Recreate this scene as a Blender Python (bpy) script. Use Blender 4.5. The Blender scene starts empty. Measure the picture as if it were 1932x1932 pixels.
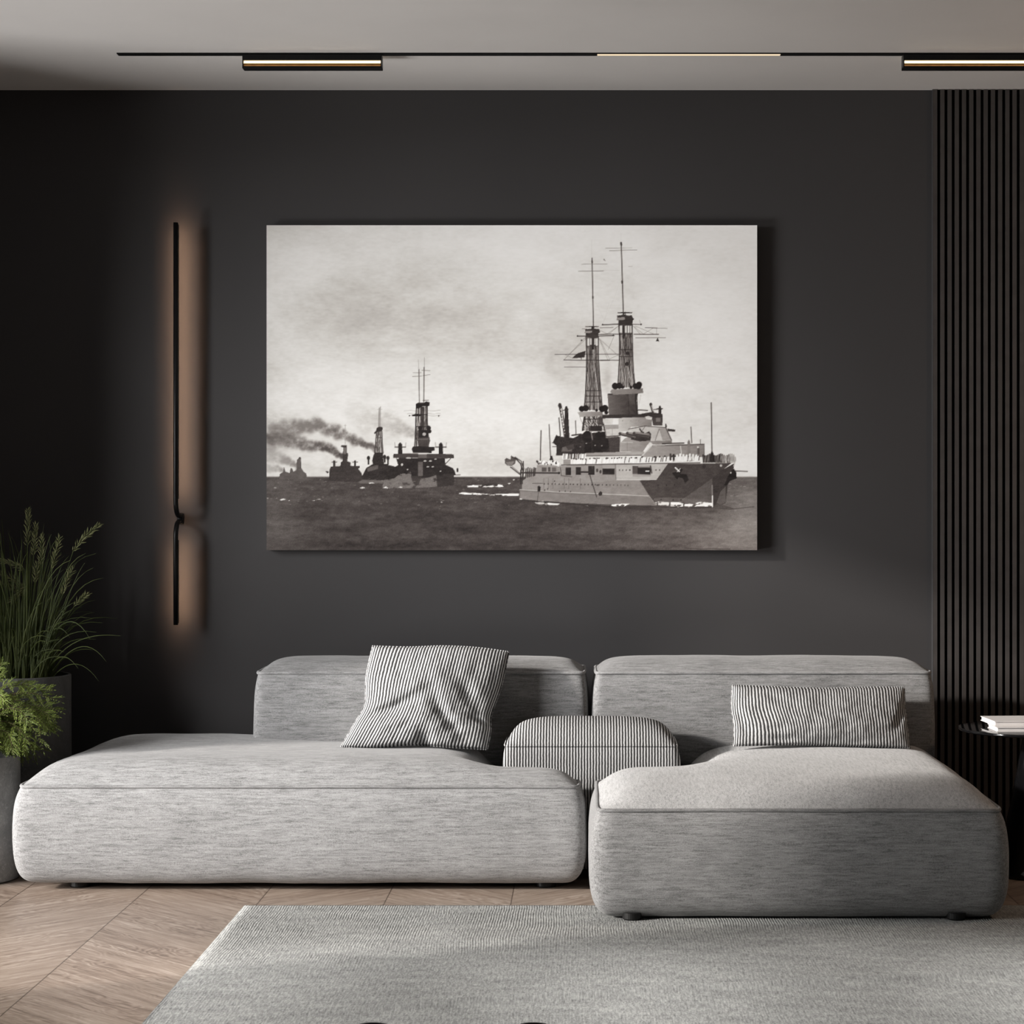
import bpy, bmesh, math, random
import numpy as np
from mathutils import Vector, Matrix, noise

scene = bpy.context.scene
COL = scene.collection

# ------------------------------------------------------------------ camera
FPX, CX, CY, EYE = 4000.0, 1110.0, 960.0, 1.24      # focal length and optical axis in 1932-pixel frame
cam_data = bpy.data.cameras.new('camera')
cam_data.sensor_width = 36.0
cam_data.lens = FPX / 1932.0 * 36.0
cam_data.shift_x = (966.0 - CX) / 1932.0
cam_data.shift_y = -(966.0 - CY) / 1932.0
cam_data.clip_start = 0.05
cam = bpy.data.objects.new('camera', cam_data)
COL.objects.link(cam)
cam.location = (0, 0, EYE)
cam.rotation_euler = (math.radians(90), 0, 0)
scene.camera = cam

# ------------------------------------------------------------------ world, sun, daylight, exposure
world = bpy.data.worlds.new('world')
scene.world = world
world.use_nodes = True
bg = world.node_tree.nodes['Background']
bg.inputs['Color'].default_value = (0.80, 0.85, 1.0, 1)
bg.inputs['Strength'].default_value = 0.03

def add_light(name, kind, loc, direction, energy, color=(1, 1, 1), **kw):
    d = bpy.data.lights.new(name, kind)
    d.energy = energy
    d.color = color
    for k, v in kw.items():
        setattr(d, k, v)
    o = bpy.data.objects.new(name, d)
    COL.objects.link(o)
    o.location = loc
    o.rotation_euler = Vector(direction).to_track_quat('-Z', 'Y').to_euler()
    return o

WIN_Y0, WIN_Y1, WIN_Z0, WIN_Z1 = 4.80, 6.60, 0.10, 2.50   # window opening in the left wall
add_light('sun', 'SUN', (-6, 4, 5), (1.0, 0.42, -0.37), 4.6, (1.0, 0.94, 0.88), angle=math.radians(3))
# low bright sky seen through the window, a few metres outside it
add_light('sky_daylight', 'AREA', (-9.0, 1.45, 3.6), (1.0, 0.45, -0.2), 1950, (1.0, 0.985, 0.98), shape='RECTANGLE', size=4.2, size_y=3.6)
# light thrown up from the sunlit ground outside
add_light('ground_bounce', 'AREA', (-6.0, 4.2, -0.30), (1.0, 0.3, 0.62), 370, (1.0, 0.985, 0.97), shape='RECTANGLE', size=2.2, size_y=1.4)
# warm lamp of the adjoining corner, right of the view
add_light('corner_lamp', 'POINT', (2.45, 6.6, 1.5), (0, 0, -1), 12, (1.0, 0.70, 0.48), shadow_soft_size=0.12)
# unseen ceiling spots, added to brighten the rug
for lx in (-1.6, -0.45, 0.7, 1.85):
    add_light('rug_fill_spot', 'SPOT', (lx, 5.25, 2.77), (0, 0, -1), 215, (1.0, 0.97, 0.94),
              spot_size=math.radians(48), spot_blend=0.9, shadow_soft_size=0.12)

vs = scene.view_settings
scene.display_settings.display_device = 'sRGB'
vs.view_transform = 'Standard'
vs.look = 'None'
vs.gamma = 1.0
vs.use_curve_mapping = False
vs.exposure = 0.0
scene.cycles.use_denoising = True
scene.cycles.max_bounces = 8
scene.cycles.sample_clamp_indirect = 4.0

# ------------------------------------------------------------------ helpers
def at(px, py, Y):
    """point at depth Y seen at pixel (px, py)"""
    s = FPX / Y
    return Vector(((px - CX) / s, Y, EYE - (py - CY) / s))

def tag(o, label=None, cat=None, group=None, kind=None):
    if label: o['label'] = label
    if cat: o['category'] = cat
    if group: o['group'] = group
    if kind: o['kind'] = kind
    return o

def thing(name, loc, label, cat, group=None):
    o = bpy.data.objects.new(name, None)
    o.empty_display_size = 0.1
    COL.objects.link(o)
    o.location = loc
    return tag(o, label, cat, group)

def world_loc(o):
    v = Vector((0, 0, 0))
    while o is not None:
        v += o.location
        o = o.parent
    return v

def obj(name, verts, faces, mat, parent=None, smooth=False, loc=None):
    """one mesh object; verts in world coordinates (roots are never rotated when built)"""
    base = world_loc(parent) if parent is not None else Vector(loc or (0, 0, 0))
    me = bpy.data.meshes.new(name)
    me.from_pydata([tuple(Vector(v) - base) for v in verts], [], [tuple(f) for f in faces])
    me.update()
    if mat: me.materials.append(mat)
    if smooth:
        me.polygons.foreach_set('use_smooth', [True] * len(me.polygons))
    o = bpy.data.objects.new(name, me)
    COL.objects.link(o)
    if parent is not None: o.parent = parent
    elif loc: o.location = loc
    return o

class MB:
    """collects simple shapes into vert / face lists"""
    def __init__(self): self.v, self.f = [], []
    def add(self, v, f):
        n = len(self.v)
        self.v += [Vector(p) for p in v]
        self.f += [tuple(i + n for i in q) for q in f]
        return self
    def box(self, x0, x1, y0, y1, z0, z1):
        v = [(x, y, z) for z in (z0, z1) for y in (y0, y1) for x in (x0, x1)]
        return self.add(v, [(0, 2, 3, 1), (4, 5, 7, 6), (0, 1, 5, 4), (2, 6, 7, 3), (0, 4, 6, 2), (1, 3, 7, 5)])
    def bevel_box(self, x0, x1, y0, y1, z0, z1, r=0.003, seg=2):
        bm = bmesh.new()
        bmesh.ops.create_cube(bm, size=1)
        for p in bm.verts:
            p.co = Vector(((x0 + x1) / 2 + p.co.x * (x1 - x0), (y0 + y1) / 2 + p.co.y * (y1 - y0), (z0 + z1) / 2 + p.co.z * (z1 - z0)))
        bmesh.ops.bevel(bm, geom=bm.edges[:], offset=r, segments=seg, affect='EDGES', profile=0.5)
        bm.verts.index_update()
        self.add([p.co.copy() for p in bm.verts], [[q.index for q in f.verts] for f in bm.faces])
        bm.free()
        return self
    def lathe(self, cx, cy, prof, n=64, cap=True):
        v, f = [], []
        for r, z in prof:
            for i in range(n):
                a = 2 * math.pi * i / n
                v.append((cx + r * math.cos(a), cy + r * math.sin(a), z))
        for k in range(len(prof) - 1):
            for i in range(n):
                j = (i + 1) % n
                f.append((k * n + i, k * n + j, (k + 1) * n + j, (k + 1) * n + i))
        if cap:
            f.append(tuple(range(n))[::-1])
            f.append(tuple((len(prof) - 1) * n + i for i in range(n)))
        return self.add(v, f)
    def tube(self, pts, r, n=10, closed=False, cap=True):
        pts = [Vector(p) for p in pts]
        m = len(pts)
        rr = r if hasattr(r, '__len__') else [r] * m
        v, f = [], []
        up = None
        for i, p in enumerate(pts):
            if closed: t = pts[(i + 1) % m] - pts[i - 1]
            else: t = pts[min(i + 1, m - 1)] - pts[max(i - 1, 0)]
            t.normalize()
            if up is None:
                up = Vector((0, 0, 1)) if abs(t.z) < 0.9 else Vector((0, 1, 0))
            up = (up - t * up.dot(t)).normalized()
            w = t.cross(up)
            for k in range(n):
                a = 2 * math.pi * k / n
                v.append(p + (up * math.cos(a) + w * math.sin(a)) * rr[i])
        for i in range(m if closed else m - 1):
            i2 = (i + 1) % m
            for k in range(n):
                k2 = (k + 1) % n
                f.append((i * n + k, i * n + k2, i2 * n + k2, i2 * n + k))
        if cap and not closed:
            f.append(tuple(range(n))[::-1])
            f.append(tuple((m - 1) * n + k for k in range(n)))
        return self.add(v, f)
    def build(self, name, mat, parent=None, smooth=False, loc=None):
        return obj(name, self.v, self.f, mat, parent, smooth, loc)

def smooth_sharp(o, deg=35):
    """smooth shading that keeps edges sharper than deg"""
    me = o.data
    bm = bmesh.new(); bm.from_mesh(me)
    for f in bm.faces: f.smooth = True
    for e in bm.edges:
        if len(e.link_faces) == 2 and e.calc_face_angle(0) > math.radians(deg): e.smooth = False
    bm.to_mesh(me); bm.free()
    return o

# ------------------------------------------------------------------ materials
class NT:
    def __init__(self, name):
        self.m = bpy.data.materials.new(name)
        self.m.use_nodes = True
        self.t = self.m.node_tree
        self.b = self.t.nodes['Principled BSDF']
        self.out = self.t.nodes['Material Output']
    def n(self, kind, **kw):
        nd = self.t.nodes.new(kind)
        for k, v in kw.items():
            if k.startswith('in_'):
                key = k[3:].replace('_', ' ')
                nd.inputs[int(key) if key.isdigit() else key].default_value = v
            else: setattr(nd, k, v)
        return nd
    def l(self, a, b): self.t.links.new(a, b)
    def math(self, op, a, b=None, c=None):
        nd = self.n('ShaderNodeMath', operation=op)
        for i, x in enumerate((a, b, c)):
            if x is None: continue
            if isinstance(x, (int, float)): nd.inputs[i].default_value = x
            else: self.l(x, nd.inputs[i])
        return nd.outputs[0]
    def coord(self, out='Object'):
        return self.n('ShaderNodeTexCoord').outputs[out]
    def mapping(self, src, scale=(1, 1, 1), rot=(0, 0, 0), loc=(0, 0, 0)):
        mp = self.n('ShaderNodeMapping')
        mp.inputs['Scale'].default_value = scale
        mp.inputs['Rotation'].default_value = rot
        mp.inputs['Location'].default_value = loc
        self.l(src, mp.inputs['Vector'])
        return mp.outputs[0]
    def noise(self, vec, scale=1.0, detail=3.0, rough=0.55, dist=0.0):
        nd = self.n('ShaderNodeTexNoise')
        nd.inputs['Scale'].default_value = scale
        nd.inputs['Detail'].default_value = detail
        nd.inputs['Roughness'].default_value = rough
        nd.inputs['Distortion'].default_value = dist
        self.l(vec, nd.inputs['Vector'])
        return nd.outputs['Fac']
    def ramp(self, fac, stops, interp='LINEAR'):
        r = self.n('ShaderNodeValToRGB')
        r.color_ramp.interpolation = interp
        e = r.color_ramp.elements
        while len(e) < len(stops): e.new(0.5)
        for q, (p, c) in zip(e, stops):
            q.position = p
            q.color = (c, c, c, 1) if isinstance(c, (int, float)) else (*c, 1)
        self.l(fac, r.inputs['Fac'])
        return r.outputs['Color']
    def mix(self, fac, a, b, blend='MIX'):
        nd = self.n('ShaderNodeMix', data_type='RGBA', blend_type=blend)
        for sock, x in ((nd.inputs[0], fac), (nd.inputs[6], a), (nd.inputs[7], b)):
            if isinstance(x, (int, float)): sock.default_value = x
            elif isinstance(x, tuple): sock.default_value = (*x, 1)
            else: self.l(x, sock)
        return nd.outputs[2]
    def bump(self, h, strength=0.3, dist=0.01):
        nd = self.n('ShaderNodeBump')
        nd.inputs['Strength'].default_value = strength
        nd.inputs['Distance'].default_value = dist
        self.l(h, nd.inputs['Height'])
        self.l(nd.outputs[0], self.b.inputs['Normal'])
    def base(self, c):
        if isinstance(c, tuple): self.b.inputs['Base Color'].default_value = (*c, 1)
        else: self.l(c, self.b.inputs['Base Color'])
    def set(self, rough=0.5, metal=0.0, spec=0.5, **kw):
        self.b.inputs['Roughness'].default_value = rough
        self.b.inputs['Metallic'].default_value = metal
        self.b.inputs['Specular IOR Level'].default_value = spec
        for k, v in kw.items(): self.b.inputs[k.replace('_', ' ')].default_value = v
        return self

def plain(name, c, rough=0.5, metal=0.0, spec=0.5, var=0.0, scale=8.0):
    t = NT(name).set(rough, metal, spec)
    if var:
        n = t.noise(t.coord(), scale, 4)
        t.base(t.mix(t.ramp(n, [(0.3, 0.0), (0.7, 1.0)]), tuple(x * (1 - var) for x in c), tuple(min(1, x * (1 + var)) for x in c)))
    else: t.base(c)
    return t.m

def emitter(name, c, strength):
    t = NT(name)
    t.t.nodes.remove(t.b)
    e = t.n('ShaderNodeEmission')
    e.inputs['Color'].default_value = (*c, 1)
    e.inputs['Strength'].default_value = strength
    t.l(e.outputs[0], t.out.inputs['Surface'])
    return t.m

def wall_paint(name, c, rough=0.6):
    t = NT(name).set(rough, spec=0.25)
    n = t.noise(t.coord(), 1.2, 4)
    t.base(t.mix(t.ramp(n, [(0.3, 0.0), (0.7, 1.0)]), tuple(x * 0.96 for x in c), tuple(x * 1.04 for x in c)))
    t.bump(t.noise(t.coord(), 260, 3), 0.05, 0.002)
    return t.m

FAB_LO, FAB_HI = 0.17, 0.36
def fabric(name, along='x', lo=FAB_LO, hi=FAB_HI):
    """melange weave: short dark threads running along one axis"""
    t = NT(name).set(0.95, spec=0.15, Sheen_Weight=0.15, Sheen_Roughness=0.5)
    co = t.coord()
    def sc(l, a): return (l, a, a) if along == 'x' else (a, l, a)
    big = t.noise(t.mapping(co, sc(13, 150)), 1, 3, 0.6)
    mid = t.noise(t.mapping(co, sc(45, 420), loc=(3, 1, 2)), 1, 2, 0.6)
    patch = t.noise(t.mapping(co, (6, 6, 6), loc=(1, 5, 2)), 1, 3, 0.6)
    sep = t.n('ShaderNodeSeparateXYZ'); t.l(co, sep.inputs[0])
    wv = [t.math('SINE', t.math('MULTIPLY', sep.outputs[a], 2 * math.pi / 0.0046)) for a in 'XYZ']
    weave = t.math('ADD', t.math('MULTIPLY', wv[0], wv[2]), t.math('MULTIPLY', wv[0], wv[1]))
    fine = t.noise(t.mapping(co, (380, 380, 380)), 1, 1, 0.5)
    f = t.math('ADD', t.math('MULTIPLY', big, 0.36), t.math('ADD', t.math('MULTIPLY', mid, 0.28), t.math('MULTIPLY', fine, 0.30)))
    f = t.math('ADD', f, t.math('ADD', t.math('MULTIPLY', patch, 0.10), t.math('MULTIPLY', weave, 0.022)))
    t.base(t.ramp(f, [(0.39, lo * 0.78), (0.52, (lo + hi) / 2), (0.64, hi * 1.02)]))
    t.bump(t.math('ADD', mid, t.math('ADD', t.math('MULTIPLY', weave, 0.25), fine)), 0.22, 0.002)
    return t.m

def striped(name, period, use_uv=False):
    """seersucker: raised pale stripes between dark ones"""
    t = NT(name).set(0.95, spec=0.1)
    co = t.coord('UV') if use_uv else t.coord()
    sep = t.n('ShaderNodeSeparateXYZ'); t.l(co, sep.inputs[0])
    wob = t.math('SUBTRACT', t.noise(t.mapping(t.coord(), (55, 55, 90)), 1, 3), 0.5)
    x = t.math('ADD', sep.outputs['X'], t.math('MULTIPLY', wob, period * 0.28))
    s = t.math('SINE', t.math('MULTIPLY', x, 2 * math.pi / period))
    fine = t.noise(t.mapping(t.coord(), (300, 300, 300)), 1, 2)
    s2 = t.math('ADD', s, t.math('MULTIPLY', t.math('SUBTRACT', fine, 0.5), 0.5))
    t.base(t.ramp(t.math('MULTIPLY_ADD', s2, 0.5, 0.5), [(0.22, 0.040), (0.42, 0.10), (0.62, 0.42), (0.85, 0.52)]))
    h = t.math('ADD', t.math('MULTIPLY', s, 0.5), t.math('MULTIPLY', t.noise(t.mapping(t.coord(), (90, 90, 120)), 1, 3), 1.2))
    t.bump(h, 0.45, 0.003)
    return t.m

M = {}
M['wall'] = wall_paint('charcoal_wall_paint', (0.042, 0.0403, 0.0412))
M['ceiling'] = wall_paint('ceiling_paint', (0.62, 0.60, 0.585))
M['black_metal'] = plain('black_metal', (0.0035, 0.0035, 0.004), 0.35, 0.0, 0.22, 0.2, 30)
M['bronze'] = plain('dark_bronze', (0.42, 0.20, 0.05), 0.5, 0.6, 0.5, 0.2, 30)
M['led'] = emitter('warm_led', (1.0, 0.80, 0.48), 2.6)
M['led_soft'] = emitter('soft_warm_led', (1.0, 0.80, 0.55), 0.95)
M['slat'] = plain('dark_slat_wood', (0.050, 0.045, 0.043), 0.5, 0.0, 0.35, 0.12, 18)
M['slat_back'] = plain('black_felt', (0.003, 0.003, 0.003), 0.95, 0.0, 0.1, 0.2, 80)
M['trim'] = plain('graphite_edge', (0.06, 0.06, 0.062), 0.45, 0.3, 0.5, 0.1, 30)
M['fabric_x'] = fabric('grey_melange_fabric', 'x')
M['fabric_y_lit'] = fabric('grey_melange_fabric_lengthwise_lit', 'y', FAB_LO * 1.95, FAB_HI * 1.5)  # same fabric turned lengthwise, light on the chaise top painted in
M['fabric_back_shaded'] = fabric('grey_melange_fabric_shaded', 'x', FAB_LO * 0.8, FAB_HI * 0.8)  # same fabric, darkened to paint in the weaker light on the backrests
M['piping'] = fabric('grey_piping_fabric', 'x', FAB_LO * 0.9, FAB_HI * 0.9)
M['foot'] = plain('black_plastic', (0.006, 0.006, 0.006), 0.5, 0, 0.4, 0.1, 40)
M['stripe_x'] = striped('striped_seersucker', 0.0098)
M['gloss_black'] = plain('black_lacquer', (0.004, 0.004, 0.0045), 0.08, 0.0, 0.5, 0.1, 10)
M['paper'] = plain('white_paper', (0.62, 0.60, 0.59), 0.7, 0, 0.3, 0.02, 50)
M['cover'] = plain('white_cover', (0.70, 0.68, 0.67), 0.45, 0, 0.4, 0.02, 50)
M['soil'] = plain('dark_soil', (0.012, 0.009, 0.006), 0.95, 0, 0.1, 0.5, 90)
# ------------------------------------------------------------------ floor, walls, ceiling
YW = 7.89            # back wall plane
XL, XR, YF, H = -2.80, 3.3, -0.6, 2.798

def chevron_material():
    t = NT('chevron_oak').set(0.36, spec=0.4)
    P, X0, W = 0.398, -1.437, 0.165
    co = t.coord()
    sep = t.n('ShaderNodeSeparateXYZ'); t.l(co, sep.inputs[0])
    x, y = sep.outputs['X'], sep.outputs['Y']
    k = t.math('DIVIDE', t.math('SUBTRACT', x, X0), P)
    strip = t.math('FLOOR', k)
    fr = t.math('SUBTRACT', k, strip)
    odd = t.math('MODULO', t.math('ABSOLUTE', strip), 2.0)
    sgn = t.math('SUBTRACT', t.math('MULTIPLY', odd, -2.0), -1.0)            # +1 on even strips
    lx = t.math('MULTIPLY', fr, P)
    across = t.math('ADD', y, t.math('MULTIPLY', sgn, lx))                    # constant along a plank
    along = t.math('SUBTRACT', y, t.math('MULTIPLY', sgn, lx))
    pl = t.math('DIVIDE', across, W)
    plank = t.math('FLOOR', pl)
    pfr = t.math('SUBTRACT', pl, plank)
    # random tone per plank
    cid = t.n('ShaderNodeCombineXYZ'); t.l(plank, cid.inputs[0]); t.l(strip, cid.inputs[1])
    wn = t.n('ShaderNodeTexWhiteNoise', noise_dimensions='3D'); t.l(cid.outputs[0], wn.inputs['Vector'])
    tone = wn.outputs['Value']
    gc = t.n('ShaderNodeCombineXYZ')
    t.l(along, gc.inputs[0]); t.l(across, gc.inputs[1]); t.l(t.math('MULTIPLY', tone, 40.0), gc.inputs[2])
    g = gc.outputs[0]
    warp = t.noise(t.mapping(g, (2.2, 5.5, 1)), 1, 3, 0.55)
    rings = t.math('SINE', t.math('MULTIPLY', t.math('ADD', t.math('MULTIPLY', across, 2.0), t.math('MULTIPLY', warp, 1.25)), 75.0))
    rmask = t.ramp(t.noise(t.mapping(g, (1.3, 5, 1), loc=(5, 3, 0)), 1, 2), [(0.40, 0.0), (0.62, 1.0)])
    fine = t.noise(t.mapping(g, (6, 150, 1)), 1, 4, 0.7)
    mid = t.noise(t.mapping(g, (2.5, 34, 1)), 1, 3, 0.6)
    f = t.math('ADD', t.math('MULTIPLY', fine, 0.50), t.math('MULTIPLY', mid, 0.50))
    rr = t.math('MULTIPLY', t.math('MULTIPLY', rings, rmask), 0.075)
    f = t.math('ADD', f, rr)
    f = t.math('ADD', f, t.math('MULTIPLY', t.math('SUBTRACT', tone, 0.5), 0.10))
    col = t.ramp(f, [(0.33, (0.160, 0.117, 0.090)), (0.47, (0.275, 0.212, 0.168)), (0.58, (0.345, 0.277, 0.225)), (0.70, (0.49, 0.415, 0.355))])
    def edge(v, w):
        a = t.math('MINIMUM', v, t.math('SUBTRACT', 1.0, v))
        return t.ramp(t.math('DIVIDE', a, w), [(0.0, 0.0), (1.0, 1.0)])
    seam = t.mix(1.0, edge(fr, 0.0075), t.mix(0.86, edge(pfr, 0.006), (1.0, 1.0, 1.0)), 'MULTIPLY')
    t.base(t.mix(1.0, col, t.mix(seam, (0.20, 0.17, 0.15), (1.0, 1.0, 1.0)), 'MULTIPLY'))
    t.bump(t.math('ADD', t.math('MULTIPLY', f, 0.6), seam), 0.12, 0.002)
    return t.m

M['oak'] = chevron_material()
fl = MB().box(XL - 0.3, XR, YF, YW + 0.05, -0.05, 0.0).build('floor', M['oak'])
tag(fl, kind='structure')
tag(MB().box(XL - 0.3, XR, YF, YW + 0.05, H, H + 0.05).build('ceiling', M['ceiling']), kind='structure')
tag(MB().box(XL - 0.3, XR, YW, YW + 0.05, 0, H).build('wall_back', M['wall']), kind='structure')
wl = MB()
T = 0.16
wl.box(XL - T, XL, YF, WIN_Y0, 0, H).box(XL - T, XL, WIN_Y1, YW, 0, H)
wl.box(XL - T, XL, WIN_Y0, WIN_Y1, 0, WIN_Z0).box(XL - T, XL, WIN_Y0, WIN_Y1, WIN_Z1, H)
tag(wl.build('wall_left', M['wall']), kind='structure')
tag(MB().box(XR, XR + 0.05, YF, YW + 0.05, 0, H).build('wall_right', M['wall']), kind='structure')
wf = MB()
for a, b in ((WIN_Y0, WIN_Y0 + 0.05), (WIN_Y1 - 0.05, WIN_Y1)):
    wf.box(XL - 0.12, XL - 0.06, a, b, WIN_Z0, WIN_Z1)
wf.box(XL - 0.12, XL - 0.06, WIN_Y0 + 0.05, WIN_Y1 - 0.05, WIN_Z0, WIN_Z0 + 0.05)
wf.box(XL - 0.12, XL - 0.06, WIN_Y0 + 0.05, WIN_Y1 - 0.05, WIN_Z1 - 0.05, WIN_Z1)
tag(wf.build('window_1', M['black_metal']), kind='structure')

# ------------------------------------------------------------------ slatted wall panel
px0 = 1759.5
ysl = FPX / 508.3
X0 = (px0 - CX) / 508.3
PITCH = 13.63 / 508.3
t = thing('slatted_wall_panel', (X0, YW, 0), 'tall dark panel of narrow vertical slats at the right end of the charcoal wall', 'wall panel')
NS = 40
XE = X0 + 0.0025 + NS * PITCH
MB().box(X0 + 0.002, XE, YW - 0.006, YW - 0.0005, 0.001, H - 0.001).build('backing', M['slat_back'], t)
sl = MB()
for i in range(NS):
    x = X0 + 0.0025 + i * PITCH
    sl.box(x, x + 0.0150, ysl, YW - 0.0055, 0.001, H - 0.001)
sl.build('slats', M['slat'], t)
MB().box(X0, X0 + 0.0022, ysl + 0.0005, YW - 0.0005, 0.001, H - 0.001).build('edge_trim', M['trim'], t)

# ------------------------------------------------------------------ ceiling track and lamps
ZC = H
def yc(py): return FPX / ((CY - py) / (ZC - EYE))      # depth of a ceiling point seen at row py
Y0, Y1 = yc(99.3), yc(103.4)
xa = (220 - CX) / (FPX / Y0)
xg0, xg1 = (1127 - CX) / (FPX / Y0), (1473 - CX) / (FPX / Y0)
xend = 2.6
t = thing('ceiling_track', (xa, Y0, ZC), 'long thin black lighting track set along the ceiling in front of the wall', 'ceiling track')
MB().box(xa, xg0, Y0, Y1, ZC - 0.004, ZC - 0.0002).box(xg1, xend, Y0, Y1, ZC - 0.004, ZC - 0.0002)\
    .box(xg0, xg1, Y0, Y0 + 0.005, ZC - 0.004, ZC - 0.0002).box(xg0, xg1, Y1 - 0.005, Y1, ZC - 0.004, ZC - 0.0002).build('rail', M['black_metal'], t)
o = MB().box(xg0, xg1, Y0 + 0.0052, Y1 - 0.0052, ZC - 0.0045, ZC - 0.0002).build('light_insert', M['led_soft'], t)
o['label'] = 'glowing cream light strip'

def track_lamp(pxa, label):
    x0 = (pxa - CX) / (FPX / Y0)
    x1 = x0 + 263 / (FPX / Y0)
    t = thing('track_lamp', (x0, Y0, ZC - 0.005), label, 'ceiling lamp', 'linear lamps on the ceiling track')
    s = FPX / Y0
    def z(py): return EYE + (CY - py) / s
    zt, zl0, zl1, zb = ZC - 0.0048, z(113.4), z(117.0), z(128.3)
    yb = Y0 + 0.045
    MB().bevel_box(x0, x1, Y0, yb, zl0, zt, 0.0012, 1).build('housing', M['black_metal'], t)
    MB().box(x0 + 0.004, x1 - 0.004, Y0 + 0.012, yb, zl1 - 0.002, zl0 - 0.0001).build('light_strip', M['led'], t)['label'] = 'glowing warm white strip'
    # lower lip: concave reflector facing up and out
    m = MB()
    prof = [(Y0 + 0.0115, zl1 - 0.002), (Y0 + 0.0085, zl1 - 0.0075), (Y0 + 0.003, z(123.5)), (Y0, z(124.4)), (Y0, zb), (yb, zb), (yb, zl1 - 0.002)]
    n = len(prof)
    v = [(x0 + 0.004, a, b) for a, b in prof] + [(x1 - 0.004, a, b) for a, b in prof]
    f = [(i, (i + 1) % n, n + (i + 1) % n, n + i) for i in range(n)] + [tuple(range(n))[::-1], tuple(range(n, 2 * n))]
    m.add(v, f).build('reflector', M['bronze'], t)
    MB().box(x0, x0 + 0.0035, Y0, yb, zb, zl0).build('end_cap', M['black_metal'], t)
    MB().box(x1 - 0.0035, x1, Y0, yb, zb, zl0).build('end_cap', M['black_metal'], t)
    MB().bevel_box(x0, x1, Y0 - 0.0008, yb, zb - 0.0008, z(124.6), 0.001, 1).build('bottom_plate', M['black_metal'], t)
track_lamp(457, 'black linear track lamp with a warm glowing strip, above the left end of the canvas')
track_lamp(1704.5, 'black linear track lamp with a warm glowing strip, above the slatted panel')

# ------------------------------------------------------------------ wall lamp
YR = 7.79
sR = FPX / YR
xr = (331.6 - CX) / sR
def zr(py): return EYE - (py - CY) / sR
t = thing('wall_lamp', (xr, YW, zr(979)), 'slim black vertical rod lamp glowing warm against the charcoal wall', 'wall lamp')
def rod(py_end, py_bend, sign):
    zb = zr(py_bend)
    pts = [(xr, YR, zr(py_end))]
    R = 0.055
    for i in range(9):
        a = math.pi / 2 * i / 8
        pts.append((xr, YR + R * (1 - math.cos(a)), zb + sign * (R - R * math.sin(a))))
    pts.append((xr, YW - 0.018, zb))
    return MB().tube(pts, 0.0088, 14)
rod(420, 973.0, 1).build('upper_rod', M['black_metal'], t, True)
rod(1179, 984.5, -1).build('lower_rod', M['black_metal'], t, True)
zc = (zr(973) + zr(984.5)) / 2
br = MB()
br.bevel_box(xr - 0.012, xr + 0.012, YW - 0.022, YW - 0.0003, zc - 0.021, zc + 0.021, 0.006, 3)
br.build('wall_bracket', M['black_metal'], t, True)
M['lamp_led'] = emitter('lamp_led', (1.0, 0.60, 0.36), 48.0)
for za, zb_ in ((zr(940), zr(424)), (zr(1175), zr(1020))):
    MB().box(xr - 0.0060, xr + 0.0060, YR + 0.0080, YR + 0.0095, za, zb_).build('led_strip', M['lamp_led'], t)['label'] = 'warm light strip on the back of the rod'
    ch = MB()  # hidden side fins added to narrow the glow on the wall
    for sx_ in (-1, 1):
        xa_c, xb_c = sorted((xr + sx_ * 0.0073, xr + sx_ * 0.0079))
        ch.box(xa_c, xb_c, YR + 0.002, YR + 0.020, za - 0.002, zb_ + 0.002)
    ch.build('glow_fins', M['black_metal'], t)
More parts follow.
